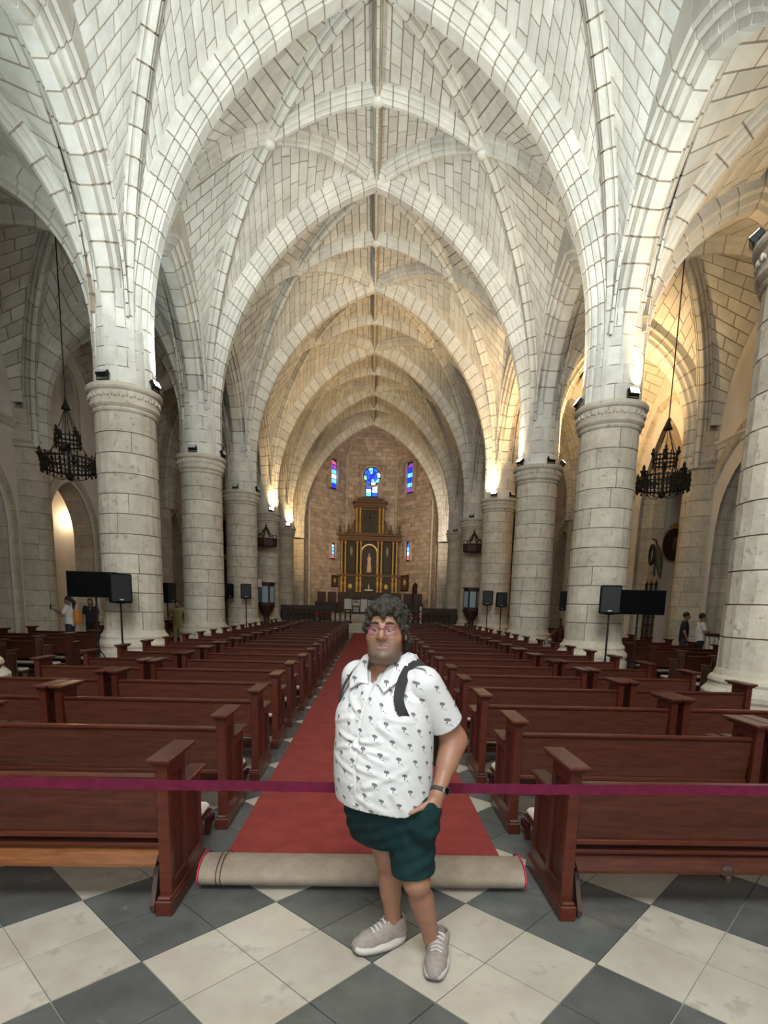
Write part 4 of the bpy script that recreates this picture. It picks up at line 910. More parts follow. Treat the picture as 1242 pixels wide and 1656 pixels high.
fl(2, -1, -10, -.3, False, 'unlit floodlight at the nave edge of the yellow-shirt person\'s column')
fl(2, 1, -75, -.6, False, 'unlit middle floodlight of the three on one capital')
fl(2, 1, -20, -.8, True, 'oval bright floodlight leaning outward over the aisle', 2800, (8.3, 22, 11))
fl(2, 1, 205, -.8, True, 'small bright floodlight at the nave edge of the three on one capital', 800, (1.2, 23.5, 13.5), col=(1, .84, .62))
fl(3, 1, -120, -.9, True, 'glowing orange floodlight below the lit arch', 1500, (2.5, 28, 13.5))
fl(3, 1, -60, -.4, False, 'unlit floodlight beside the glowing orange one')
fl(3, -1, -95, -.2, False, 'unlit slim floodlight bar on the loudspeaker\'s column')
fl(3, -1, -15, -.2, False, 'unlit floodlight at the nave edge of the loudspeaker\'s column')
fl(4, -1, -60, -.4, True, 'glowing floodlight above the canopy with the curled crown', 700, (-2.5, 33, 13.5))
fl(5, -1, -60, -.4, True, 'glowing floodlight on the column between pulpit and sanctuary', 700, (-2.5, 39, 13.5))
fl(5, -1, 40, -.4, True, 'glowing floodlight next to the sanctuary arch', 1000, (-1, 48, 8), matl='lamp_white')
fl(4, 1, -115, -.4, False, 'unlit floodlight above the pulpit by the twin loudspeakers')
fl(5, 1, -115, -.4, False, 'unlit floodlight on the column between the twin loudspeakers and sanctuary')
fl(5, 1, 140, .2, True, 'small white floodlight turned toward the apse', 1000, (1, 48, 9), col=(1, .86, .72), matl='lamp_white')
# ------------------------------------------------------------------ aisle fittings
RX = AX + WX
lw = empty('chapel_lamp', (AX - WX - 1.6, 24.55, 4.75), label='small bright lamp glowing inside the chapel behind the woman', cat='lamp')
MB().lathe([(.05, 0), (.09, .05), (.09, .14), (.05, .18)], 12).build('bulb', 'lamp_on', lw, smooth=True); MB().box(-.04, .04, .05, .12, .05, .13).build('bracket', 'black_metal', lw)
l = bpy.data.lights.new('chapel_lamp_light', 'POINT'); l.energy = 26; l.color = (1, .78, .48); l.shadow_soft_size = .1; lo = bpy.data.objects.new('chapel_lamp_light', l); COL.objects.link(lo); lo.location = (AX - WX - 1.6, 24.25, 4.85)
ov = empty('oval_painting', (12.98, 24.58, 4.5), label='oval dark painting in a gilded frame on the cream chapel wall', cat='painting')
def ell(a, b, n=48): return [(a * math.cos(2 * PI * i / n), b * math.sin(2 * PI * i / n)) for i in range(n)]
MB().prism(ell(.50, .70), -.02, .02).build('canvas', 'wood_dark', ov)
MB().ball((.05, -.02, .05), .13, 10, 6, (1, .08, 2.2)).build('painted_figure', 'retablo_brown', ov, smooth=True)
q = MB(); v = []; f = []; n = 48
for i in range(n):
    a = 2 * PI * i / n
    for rx, rz_, y in ((.49, .69, -.03), (.52, .72, -.05), (.55, .75, -.03), (.55, .75, .03), (.49, .69, .03)): v.append((rx * math.cos(a), y, rz_ * math.sin(a)))
for i in range(n):
    for j in range(5): f.append((i * 5 + j, i * 5 + (j + 1) % 5, ((i + 1) % n) * 5 + (j + 1) % 5, ((i + 1) % n) * 5 + j))
q.add(v, f).build('frame', 'frame_gilt', ov)
q = MB(); [q.ball((x, -.03, z), r, 8, 6) for x, z, r in ((0, .84, .1), (-.13, .80, .07), (.13, .80, .07), (-.22, .76, .05), (.22, .76, .05))]; q.build('crest', 'frame_gilt', ov, smooth=True, kind='stuff')
gr = empty('iron_gate', (RX - .85, 20.2, 0), label='black spiked wrought-iron gate leaf before the tall chapel, behind the boys', cat='gate')
for y in (0, .35, .7):
    MB().tube([(0, y, 0), (0, y, 2.55)], .04, 8).build('upright', 'iron', gr)
    for i in range(9): MB().ball((0, y, .4 + i * .26), .065, 8, 4, (1, 1, .6)).build('knop', 'iron', gr)
    MB().lathe([(.04, 2.55), (.07, 2.62), (.02, 2.7), (0, 2.85)], 8, (0, y, 0)).build('spike', 'iron', gr)
for i in range(12): MB().tube([(0, .06 + .055 * i, .1), (0, .06 + .055 * i, 2.3)], .008, 5).build('bar', 'iron', gr)
for z in (.12, 1.1, 1.5, 2.3): MB().box(-.015, .015, 0, .7, z, z + .04).build('crossbar', 'iron', gr)
br = empty('iron_bracket', (RX - .85, 20.5, 2.9), label='dark wrought-iron bracket with hanging oval ring and drape above the spiked gate', cat='bracket')
MB().tube([(0, -.1, 0), (0, -.05, .5), (0, -.2, .9), (0, 0, 1.25), (0, .25, 1.35)], .035, 8).build('stem', 'iron', br)
MB().tube([(0, .22 + .16 * math.cos(a), .78 + .34 * math.sin(a)) for a in [2 * PI * i / 24 for i in range(25)]], .05, 8).build('ring', 'iron', br)
MB().tube([(0, -.1, 1.1), (0, -.28, .8), (0, -.36, .45), (0, -.48, .1), (0, -.52, -.1)], [.05, .12, .13, .07, .03], 8).build('drape', 'retablo', br)
bz = empty('chapel_balustrade', (RX - .35, 16.6, 0), label='dark rail with pale turned balusters before the chapel beside the boys', cat='railing')
MB().box(-.06, .06, -1.3, 1.3, .92, 1.02, .01).build('top_rail', 'wood_dark', bz); MB().box(-.05, .05, -1.3, 1.3, 0, .12, .01).build('bottom_rail', 'wood_dark', bz)
blw = MB().lathe([(.05, 0), (.05, .06), (.03, .1), (.06, .35), (.03, .62), (.05, .74), (.05, .8)], 10).mesh('baluster', 'cloth_white', True)
for i in range(11): mesh_obj('baluster', blw, bz, (0, -1.2 + .24 * i, .12))
bc = empty('wall_balcony', (RX - .02, 29.6, 5.2), label='small dark iron balcony box on the aisle wall under the arched window', cat='balcony')
MB().box(-.5, 0, -.9, .9, 0, .08, .01).build('floor_slab', 'stone_column', bc)
for z in (.1, 1.05): MB().box(-.5, -.46, -.9, .9, z, z + .05).build('rail', 'iron', bc)
for i in range(13): MB().tube([(-.48, -.88 + .146 * i, .08), (-.48, -.88 + .146 * i, 1.08)], .015, 6).build('bar', 'iron', bc)
for y in (-.88, .88): MB().box(-.5, 0, y - .02, y + .02, .1, 1.1).build('side_panel', 'iron', bc)
cb = MB(); cb.prism([(0, -.7), (0, 0), (-.45, 0), (-.3, -.15), (-.28, -.35), (-.1, -.5)], -.3, .3); cb.build('corbel', 'stone_column', bc)
sr = empty('wooden_lectern', (6.3, 18.6, 0), label='small wooden stair rail beside the edge-on loudspeaker by the cream doorway', cat='railing')
MB().tube([(0, 0, 0), (0, 0, 1.35)], .035, 8).build('post', 'wood', sr); MB().tube([(-.5, 0, .6), (-.05, 0, 1.05)], .02, 8).build('handrail', 'wood', sr); MB().tube([(-.5, 0, 0), (-.5, 0, .62)], .025, 8).build('post', 'wood', sr)
# ------------------------------------------------------------------ figures: distance fields turned into one continuous surface each
class Field:
    def __init__(s, lo, hi, h):
        s.lo = np.array(lo, float); s.h = h; s.n = np.ceil((np.array(hi) - s.lo) / h).astype(int) + 1; s.D = np.full(s.n, 1.0, np.float32)
    def reg(s, a, b):
        i0 = np.clip(np.floor((np.array(a) - s.lo) / s.h).astype(int), 0, s.n); i1 = np.clip(np.ceil((np.array(b) - s.lo) / s.h).astype(int) + 1, 0, s.n)
        sl = tuple(slice(int(p), int(q)) for p, q in zip(i0, i1)); ax = [s.lo[k] + s.h * np.arange(i0[k], i1[k]) for k in range(3)]
        return sl, ax[0][:, None, None], ax[1][None, :, None], ax[2][None, None, :]
    def put(s, fn, a, b, k=.02, op='add'):
        p = k + .03; sl, X, Y, Z = s.reg(np.array(a) - p, np.array(b) + p)
        if any(q.stop <= q.start for q in sl): return
        d = fn(X, Y, Z); c = s.D[sl]
        if op == 'add': h = np.clip(.5 + .5 * (c - d) / k, 0, 1); s.D[sl] = c + (d - c) * h - k * h * (1 - h)
        else: d = -d; h = np.clip(.5 - .5 * (c - d) / k, 0, 1); s.D[sl] = c + (d - c) * h + k * h * (1 - h)
    def cone(s, a, b, ra, rb, k=.02, op='add', flat=None):
        a, b = np.array(a, float), np.array(b, float); ab = b - a; L2 = max(1e-9, ab @ ab); R = max(ra, rb)
        def fn(X, Y, Z):
            px, py, pz = X - a[0], Y - a[1], Z - a[2]; t = np.clip((px * ab[0] + py * ab[1] + pz * ab[2]) / L2, 0, 1)
            return np.sqrt((px - t * ab[0]) ** 2 + (py - t * ab[1]) ** 2 + (pz - t * ab[2]) ** 2) - (ra + (rb - ra) * t)
        s.put(fn, np.minimum(a, b) - R, np.maximum(a, b) + R, k, op)
    def ell(s, c, r, k=.02, op='add', rot=0, tilt=0):
        c, r = np.array(c, float), np.array(r, float); R = float(max(r)); co, si = math.cos(rot), math.sin(rot)
        def fn(X, Y, Z):
            x, y, z = X - c[0], Y - c[1], Z - c[2]; u, v = x * co + y * si, -x * si + y * co
            if tilt: ct, st = math.cos(tilt), math.sin(tilt); v, z = v * ct + z * st, -v * st + z * ct
            q = np.sqrt((u / r[0]) ** 2 + (v / r[1]) ** 2 + (z / r[2]) ** 2); return (q - 1) * float(min(r)) * (1 if max(r) / min(r) < 3 else .8)
        s.put(fn, c - R, c + R, k, op)
    def stack(s, rows, rot, k=.02, op='add', grow=0):   # rows: z, cx, cy, a, b  (elliptic sections)
        rows = np.array(rows, float); z = rows[:, 0]; co, si = math.cos(rot), math.sin(rot); R = rows[:, 3:5].max() + grow
        def fn(X, Y, Z):
            zz = np.clip(Z, z[0], z[-1]); f = lambda i: np.interp(zz.ravel(), z, rows[:, i]).reshape(zz.shape)
            x, y = X - f(1), Y - f(2); u, v = x * co + y * si, -x * si + y * co; a, b = f(3) + grow, f(4) + grow
            d = (np.sqrt((u / a) ** 2 + (v / b) ** 2) - 1) * np.minimum(a, b); dz = np.maximum(z[0] - Z, Z - z[-1])
            return np.where(dz > 0, np.sqrt(np.maximum(d, 0) ** 2 + dz ** 2) if False else np.maximum(d, dz), d)
        s.put(fn, (rows[:, 1].min() - R, rows[:, 2].min() - R, z[0]), (rows[:, 1].max() + R, rows[:, 2].max() + R, z[-1]), k, op)
    def cut(s, fn, k=.004):      # keep where fn < 0
        sl, X, Y, Z = s.reg(s.lo, s.lo + s.h * s.n); s.D = np.maximum(s.D, fn(X, Y, Z).astype(np.float32))
    def mesh(s, name, m, origin=(0, 0, 0), disp=None):
        D = s.D; I = D < 0; n = np.array(D.shape); c = np.zeros(n - 1, np.int8)
        for dx in (0, 1):
            for dy in (0, 1):
                for dz in (0, 1): c += I[dx:n[0] - 1 + dx, dy:n[1] - 1 + dy, dz:n[2] - 1 + dz]
        act = np.argwhere((c > 0) & (c < 8)); idx = np.full(n - 1, -1, np.int32); idx[tuple(act.T)] = np.arange(len(act))
        acc = np.zeros((len(act), 3)); cnt = np.zeros(len(act))
        E_ = [(0, 0, 0)] ; off = [(x, y, z) for x in (0, 1) for y in (0, 1) for z in (0, 1)]
        for a in off:
            for k in range(3):
                if a[k]: continue
                b = list(a); b[k] = 1; A = act + np.array(a); B = act + np.array(b); da = D[tuple(A.T)]; db = D[tuple(B.T)]; msk = (da < 0) != (db < 0)
                t = np.where(msk, da / np.where(msk, da - db, 1), 0); p = np.array(a, float) + np.zeros((len(act), 3)); p[:, k] += t; acc += p * msk[:, None]; cnt += msk
        V = s.lo + s.h * (act + acc / np.maximum(cnt, 1)[:, None]); F = []
        for k in range(3):
            u, v = (k + 1) % 3, (k + 2) % 3; sl0 = [slice(None)] * 3; sl1 = [slice(None)] * 3; sl0[k] = slice(0, n[k] - 1); sl1[k] = slice(1, n[k])
            e = np.argwhere(I[tuple(sl0)] != I[tuple(sl1)]); ok = (e[:, u] > 0) & (e[:, v] > 0) & (e[:, u] < n[u] - 1) & (e[:, v] < n[v] - 1); e = e[ok]; fl = I[tuple(e.T)]
            def cid(du, dv): q = e.copy(); q[:, u] += du; q[:, v] += dv; return idx[tuple(q.T)]
            q = np.stack([cid(-1, -1), cid(0, -1), cid(0, 0), cid(-1, 0)], 1); q[~fl] = q[~fl][:, ::-1]; F.append(q)
        F = np.concatenate(F); F = F[(F >= 0).all(1)]
        if disp is not None: V = disp(V)
        me = bpy.data.meshes.new(name); me.from_pydata((V - np.array(origin)).tolist(), [], F.tolist())
        if m: me.materials.append(MATS[m])
        me.shade_smooth(); return me, V
def attr_color(me, name, cols):
    a = me.color_attributes.new(name, 'FLOAT_COLOR', 'POINT'); a.data.foreach_set('color', np.concatenate([cols, np.ones((len(cols), 1))], 1).astype(np.float32).ravel())
def mat_attr(name, rough, bump=.1, bscale=120, sss=0):
    m = mat(name, (.5, .5, .5), None, rough, 4, bump, bscale); nt = m.node_tree; b = nt.nodes['Principled BSDF']
    at_ = nt.nodes.new('ShaderNodeVertexColor'); at_.layer_name = 'tint'; nt.links.new(at_.outputs[0], b.inputs['Base Color'])
    if sss: b.inputs['Subsurface Weight'].default_value = sss; b.inputs['Subsurface Radius'].default_value = (.01, .004, .002)
    return m
mat_attr('skin', .5, .08, 160, .08)
mat('hair', (.008, .007, .0055), (.062, .053, .041), .75, 70, .6, 180, spec=.25)
mat('hair_black', (.008, .007, .006), (.02, .016, .013), .5, 60, .4, 120)
mat('shorts', (.0035, .016, .017), (.006, .025, .025), .9, 9, .25, 200, spec=.2)
mat('strap', (.012, .012, .012), (.022, .021, .020), .8, 30, .3, 400)
mat('shoe_upper', (.27, .225, .195), (.36, .305, .27), .8, 60, .5, 420); mat('shoe_sole', (.44, .395, .36), (.52, .475, .44), .7, 20, .1, 60); mat('shoe_out', (.05, .045, .04), None, .8); mat('shoe_lace', (.5, .47, .45), None, .8)
mat('glasses', (.16, .03, .07), (.20, .05, .10), .25, 20); mat('lens', (.3, .2, .3), None, .05, alpha=.10); mat('eye_white', (.26, .22, .20), None, .2); mat('iris', (.02, .012, .008), None, .15)
mat('watch_band', (.03, .026, .02), None, .7); mat('watch_case', (.45, .44, .42), None, .25, metal=.9); mat('button', (.6, .58, .55), None, .4)
sh = mat('shirt', (.53, .515, .51), (.59, .58, .575), .8, 3, .12, 60); nt = sh.node_tree; L_ = nt.links; bs = nt.nodes['Principled BSDF']
uvn = _n(nt, 'ShaderNodeUVMap', uv_map='cloth'); sep = _n(nt, 'ShaderNodeSeparateXYZ'); L_.new(uvn.outputs[0], sep.inputs[0])
def mth(op, a, b=None):
    n = _n(nt, 'ShaderNodeMath', operation=op)
    for i, q in enumerate((a, b)):
        if q is None: continue
        if isinstance(q, (int, float)): n.inputs[i].default_value = q
        else: L_.new(q, n.inputs[i])
    return n.outputs[0]
U, V_ = sep.outputs[0], sep.outputs[1]
row = mth('FLOOR', V_); uu = mth('ADD', U, mth('MULTIPLY', row, .37)); fu = mth('SUBTRACT', mth('FRACT', uu), .5); fv = mth('SUBTRACT', mth('FRACT', V_), .5)
def blob(cx, cy, rx, ry):
    a = mth('DIVIDE', mth('SUBTRACT', fu, cx), rx); b = mth('DIVIDE', mth('SUBTRACT', fv, cy), ry)
    return mth('SUBTRACT', 1.0, mth('ADD', mth('MULTIPLY', a, a), mth('MULTIPLY', b, b)))
tot = None    # a little palm: crown of leaves, trunk, specks of sand
for q in ((0, .13, .15, .055), (-.085, .07, .06, .075), (.085, .07, .055, .075), (0, .10, .09, .10), (.0, -.05, .032, .16), (.17, -.22, .042, .035), (.27, -.30, .03, .026), (.07, -.27, .026, .022)):
    bl = blob(*q); tot = bl if tot is None else mth('MAXIMUM', tot, bl)
msk = mth('MULTIPLY', mth('GREATER_THAN', tot, 0.0), .82); mxn = _n(nt, 'ShaderNodeMix', data_type='RGBA'); L_.new(msk, mxn.inputs[0]); L_.new(bs.inputs['Base Color'].links[0].from_socket, mxn.inputs[6]); mxn.inputs[7].default_value = (.035, .035, .045, 1); L_.new(mxn.outputs[2], bs.inputs['Base Color'])
# ------------------------------------------------------------------ the standing man
O = np.array([.15, 2.45, 0]); man = empty('person', tuple(O), label='man with curly dark hair in white palm-print shirt and green shorts, hand in pocket', cat='person')
ROT = -math.radians(38); RV = np.array([math.cos(ROT), math.sin(ROT), 0]); FV = np.array([math.sin(ROT), -math.cos(ROT), 0])   # his left, his front
TC = np.array([.088, 2.465, 0])
def tor(z, fwd, a, b, sx=0): p = TC + FV * fwd + RV * sx; return (z, p[0], p[1], a, b)
TORSO = [tor(.66, .015, .225, .185), tor(.74, .015, .228, .19), tor(.82, .025, .232, .20), tor(.92, .033, .230, .212), tor(1.02, .035, .228, .214), tor(1.12, .03, .226, .205), tor(1.20, .02, .226, .188), tor(1.28, .01, .222, .168), tor(1.34, -.005, .196, .140), tor(1.385, -.012, .145, .112), tor(1.42, -.01, .092, .09), tor(1.45, -.01, .068, .075)]
SL = TC + RV * .175 + np.array([0, 0, 1.345]); SR = TC - RV * .175 + np.array([0, 0, 1.345])
ELL = np.array([.385, 2.45, 1.085]); WRL = np.array([.303, 2.305, .880]); ELR = np.array([-.055, 2.66, 1.08]); WRR = np.array([.06, 2.72, .86])
HL, KL, AL = np.array([.195, 2.40, .80]), np.array([.228, 2.345, .455]), np.array([.318, 2.445, .115])
HR, KR, AR = np.array([.03, 2.53, .80]), np.array([.104, 2.52, .48]), np.array([.140, 2.575, .115])
HC = np.array([.066, 2.405, 1.563]); HA_ = math.radians(-12); HF = np.array([math.sin(HA_), -math.cos(HA_), 0]); HR_ = np.array([math.cos(HA_), math.sin(HA_), 0])
def hp(r, f, z): return HC + HR_ * r + HF * f + np.array([0, 0, z])
B_ = Field((-.22, 2.14, -.01), (.50, 2.86, 1.74), .005)
B_.stack([tor(.70, .0, .15, .12), tor(.80, .01, .17, .14)] + [q for q in TORSO if q[0] > .9], ROT, .03, grow=-.02)
for h_, k_, a_, rs in ((HL, KL, AL, (.095, .062, .058, .040)), (HR, KR, AR, (.095, .060, .056, .040))):
    B_.cone(h_, k_, rs[0], rs[1], .03); cm = k_ + (a_ - k_) * .32 + np.array([0, .022, 0]); B_.cone(k_, a_, rs[2] * .92, rs[3], .02); B_.cone(cm, k_ + (a_ - k_) * .55 + np.array([0, .012, 0]), .056, .046, .03); B_.ell(k_ + np.array([0, -.03, .0]), (.045, .035, .05), .03)
fl_ = AL + np.array([-.01, -.16, -.06]); B_.cone(AL, AL + np.array([.005, .01, -.045]), .036, .026, .02); B_.cone(AL + np.array([0, 0, -.06]), AL + (fl_ - AL) * .75, .024, .016, .02)
fr_ = AR + np.array([-.17, -.07, -.06]); B_.cone(AR, AR + np.array([.005, .005, -.045]), .036, .026, .02); B_.cone(AR + np.array([0, 0, -.06]), AR + (fr_ - AR) * .75, .024, .016, .02)
for sj, ej, wj in ((SL, ELL, WRL), (SR, ELR, WRR)):
    B_.cone(sj, ej, .066, .054, .03); B_.cone(ej, wj, .050, .030, .03); B_.cone(ej + (wj - ej) * .12, ej + (wj - ej) * .45, .053, .044, .03)
# left hand: palm going into the pocket, thumb outside along the shirt hem
pd = np.array([-.30, -.10, -.92]); pd /= np.linalg.norm(pd); PM = WRL + pd * .055; B_.cone(WRL, PM, .029, .033, .02)
pn = np.array([-.75, -.45, .15]); pn /= np.linalg.norm(pn)
B_.ell(WRL + pd * .06, (.026, .036, .042), .02, rot=-.4)
for i, (o_, l_) in enumerate(((-.027, .062), (-.009, .072), (.009, .068), (.026, .052))):
    sd_ = np.cross(pd, np.array([0, 0, 1.])); sd_ = np.array([-.28, -.85, .1]); b0 = WRL + pd * .088 - sd_ * o_; b1 = b0 + pd * l_ * .5 + np.array([-.004, 0, 0]); b2 = b1 + pd * l_ * .5 + np.array([-.012, .006, 0])
    B_.cone(b0, b1, .0105, .0098, .006); B_.cone(b1, b2, .0098, .0085, .004)
th0 = WRL + pd * .035 + np.array([-.018, -.018, 0]); th1 = th0 + np.array([-.045, -.022, -.016]); th2 = th1 + np.array([-.048, -.012, -.022])
B_.cone(th0, th1, .017, .0125, .014); B_.cone(th1, th2, .0125, .0095, .006)
# right hand, hanging behind him
qd = np.array([.1, .1, -1.]); qd /= np.linalg.norm(qd); B_.cone(WRR, WRR + qd * .06, .028, .034, .02)
for i in range(4): b0 = WRR + qd * .085 + np.array([-.028 + .018 * i, 0, 0]); B_.cone(b0, b0 + qd * .07, .0098, .008, .006)
B_.cone(WRR + qd * .03 + np.array([-.03, 0, 0]), WRR + qd * .08 + np.array([-.055, 0, 0]), .012, .009, .008)
# neck and head
NB = TC + np.array([-.005, 0, 1.39]); B_.cone(NB, HC + np.array([0, .02, -.06]), .068, .062, .03)
B_.ell(hp(0, -.01, .045), (.077, .096, .094), .02, rot=HA_); B_.ell(hp(0, .03, -.03), (.066, .072, .082), .03, rot=HA_)
B_.ell(hp(0, .045, -.088), (.055, .048, .04), .03, rot=HA_); B_.ell(hp(0, .025, -.108), (.046, .050, .028), .03, rot=HA_)      # jaw and full chin
for sg in (-1, 1):
    B_.ell(hp(sg * .044, .058, -.025), (.028, .026, .026), .025, rot=HA_); B_.ell(hp(sg * .045, .03, -.072), (.016, .04, .035), .03, rot=HA_)
    B_.ell(hp(sg * .030, .099, .012), (.019, .018, .013), .012, 'sub', rot=HA_); B_.ell(hp(sg * .031, .079, .0175), (.0185, .0145, .0095), .005, rot=HA_); B_.ell(hp(sg * .031, .078, -.0005), (.0175, .0135, .006), .005, rot=HA_)
    B_.cone(hp(sg * .012, .094, .034), hp(sg * .048, .078, .034), .008, .007, .012)
    B_.ell(hp(sg * .083, -.008, -.005), (.010, .019, .033), .006, rot=HA_ + sg * .35); B_.ell(hp(sg * .089, -.004, -.002), (.006, .010, .018), .005, 'sub', rot=HA_ + sg * .35)
B_.cone(hp(0, .096, .022), hp(0, .116, -.014), .0095, .0125, .012); B_.ell(hp(0, .112, -.021), (.0135, .012, .010), .008, rot=HA_)
for sg in (-1, 1): B_.ell(hp(sg * .0145, .102, -.023), (.0085, .010, .008), .006, rot=HA_)
B_.cone(hp(-.022, .094, -.054), hp(.022, .094, -.054), .0058, .0058, .006); B_.cone(hp(-.016, .094, -.0645), hp(.016, .094, -.0645), .0070, .0070, .006); B_.cone(hp(-.026, .100, -.0588), hp(.026, .100, -.0588), .0022, .0022, .003, 'sub')
B_.ell(hp(0, .090, -.098), (.022, .018, .016), .015, rot=HA_)
me, V = B_.mesh('body', 'skin', O)
rel = V - HC; hr, hf, hz = rel @ HR_, rel @ HF, rel[:, 2]; head = V[:, 2] > 1.40
col_ = np.tile(np.array([.27, .128, .077]), (len(V), 1));
def blend(mask, c): global col_; col_ = col_ * (1 - mask[:, None]) + np.array(c) * mask[:, None]
sm = lambda x, a, b: np.clip((x - a) / (b - a), 0, 1)
beard = head * sm(-hz, .02, .075) * sm(hf, -.02, .02) * (1 - sm(-hz, .125, .15)); mus = head * np.exp(-((hz + .041) / .007) ** 2) * (np.abs(hr) < .036) * (hf > .06)
rng = np.random.default_rng(4); blend(np.clip(np.maximum(beard * .75, mus * .85), 0, .85) * rng.uniform(.75, 1, len(V)), (.06, .05, .043))
lip = head * (hf > .078) * (np.abs(hr) < .027) * np.exp(-((hz + .059) / .008) ** 2); blend(np.clip(lip, 0, .7), (.24, .10, .08))
attr_color(me, 'tint', col_); mesh_obj('body', me, man)
# eyes, brows, glasses
for sg in (-1, 1):
    e = MB(); e.ball(hp(sg * .030, .0805, .010) - O, .0115, 14, 10); e = e.build('eye', 'eye_white', man, smooth=True)
    MB().ball(hp(sg * .030 - .001, .0862, .009) - O, .0078, 10, 8, (1, .8, 1)).build('iris', 'iris', e, smooth=True)
    MB().tube([hp(sg * .014, .101, .036) - O, hp(sg * .030, .098, .041) - O, hp(sg * .050, .084, .036) - O], [.0035, .0045, .0025], 8).build('eyebrow', 'hair', man, smooth=True)
gl = MB()
for sg in (-1, 1):
    pts = [hp(sg * (.032 + .0255 * math.copysign(abs(math.cos(t)) ** .7, math.cos(t))), .110 - .012 * abs(math.cos(t) > 0) * 0 - .3 * max(0, (.0255 * math.cos(t))), .008 + .0185 * math.copysign(abs(math.sin(t)) ** .75, math.sin(t))) - O for t in [2 * PI * i / 24 for i in range(25)]]
    gl.tube(pts, .0021, 6, False); MB().add([tuple(p) for p in pts[:-1]], [tuple(range(24))]).build('lens', 'lens', man)
    gl.tube([hp(sg * .0585, .100, .014) - O, hp(sg * .078, .06, .014) - O, hp(sg * .088, -.01, .012) - O], .002, 6)
gl.tube([hp(-.007, .1125, .014) - O, hp(0, .1145, .017) - O, hp(.007, .1125, .014) - O], .002, 6)
gl.build('glasses', 'glasses', man, smooth=True, kind='stuff')
# hair: curls grown over the scalp
Hh = Field(tuple(HC - .17), tuple(HC + .19), .0035); rg = random.Random(11)
Hh.ell(hp(0, -.025, .050), (.088, .098, .088), .02, rot=HA_); Hh.ell(hp(0, .035, .092), (.066, .056, .046), .02, rot=HA_)
Hh.ell(hp(0, .10, -.010), (.072, .085, .070), .015, 'sub', rot=HA_)
for i in range(900):
    th = rg.uniform(-PI, PI); ph = rg.uniform(-.35, 1.55)
    d = np.array([math.cos(ph) * math.sin(th), math.cos(ph) * math.cos(th), math.sin(ph)]);
    if d[1] > .15 and d[2] < .74 - .12 * abs(math.sin(th * 3 + 1)): continue
    if d[2] < -.05 and abs(d[0]) > .8 and d[1] > -.2: continue
    R_ = (.083 + rg.uniform(-.006, .010), .094 + rg.uniform(-.004, .010), .088 + rg.uniform(-.008, .012))
    p = hp(d[0] * R_[0], -.022 + d[1] * R_[1], .046 + d[2] * R_[2]); t_ = rg.uniform(0, 6.28); q_ = np.array([math.cos(t_), math.sin(t_), rg.uniform(-.7, .5)]) * rg.uniform(.006, .013); Hh.cone(p - q_, p + q_, rg.uniform(.005, .009), rg.uniform(.004, .007), .003)
for r_, f_, z_ in ((-.035, .088, .094), (-.015, .096, .088), (.006, .098, .078), (.004, .100, .064), (.03, .092, .090), (.052, .080, .072), (.064, .070, .050), (-.058, .072, .070), (-.068, .066, .036), (-.074, .052, .012), (.075, .05, .02), (.082, .02, .0), (.084, -.01, -.025), (.086, -.03, -.05), (.08, -.05, -.07), (-.082, .01, -.005), (-.084, -.02, -.03)):
    Hh.ell(hp(r_, f_, z_), (.011, .010, .013), .004); Hh.ell(hp(r_ + rg.uniform(-.012, .012), f_ - .008, z_ + .018), (.014, .012, .014), .004); Hh.ell(hp(r_ + rg.uniform(-.016, .016), f_ - .012, z_ + .010), (.012, .010, .012), .004)
me, _ = Hh.mesh('hair', 'hair', O); mesh_obj('hair', me, man)
# shirt
S_ = Field((-.22, 2.14, .66), (.50, 2.86, 1.56), .005)
S_.stack(TORSO[:-2], ROT, .03)
S_.ell(SL + np.array([-.03, .01, .02]), (.075, .075, .045), .04); S_.ell(SR + np.array([.03, 0, .02]), (.075, .075, .045), .04)
for sg in (-1, 1): S_.ell(TC + RV * sg * .085 + FV * .135 + np.array([0, 0, 1.185]), (.085, .06, .07), .05, rot=ROT)
hx = np.array([-.25, -.14, -.08, -.03, .06, .12, .17, .215, .25, .5]); hzv = np.array([.812, .810, .802, .796, .786, .783, .790, .815, .84, .84])
S_.cut(lambda X, Y, Z: np.interp(X, hx, hzv) - Z + np.zeros_like(Y))
# sleeves with open cuffs
S2 = Field((-.22, 2.14, 1.0), (.50, 2.86, 1.50), .005)
for sj, ej, t_, ra_, rb_ in ((SL, ELL, .66, .084, .080), (SR, ELR, .62, .082, .084)):
    dv = (ej - sj) / np.linalg.norm(ej - sj); tip = sj + (ej - sj) * t_
    S2.cone(sj + np.array([0, 0, -.005]), tip + dv * .05, ra_, rb_, .01)
    S2.put(lambda X, Y, Z, tip=tip, dv=dv: -((X - tip[0]) * dv[0] + (Y - tip[1]) * dv[1] + (Z - tip[2]) * dv[2]) + .015, tip - .16, tip + .16, .003, 'sub')
    S2.cone(tip - dv * .05, tip + dv * .1, .068, .073, .004, 'sub')
S_.stack([tor(.60, .03, .215, .185), tor(.77, .04, .222, .195), tor(.80, .05, .20, .17)], ROT, .004, 'sub')
S_.cone(NB + np.array([0, -.01, -.06]), NB + np.array([-.01, -.02, .12]), .060, .078, .008, 'sub')
vp = TC + FV * .15 + np.array([0, 0, 1.325]); S_.cone(vp, vp + np.array([0, .05, .11]) , .016, .070, .008, 'sub')
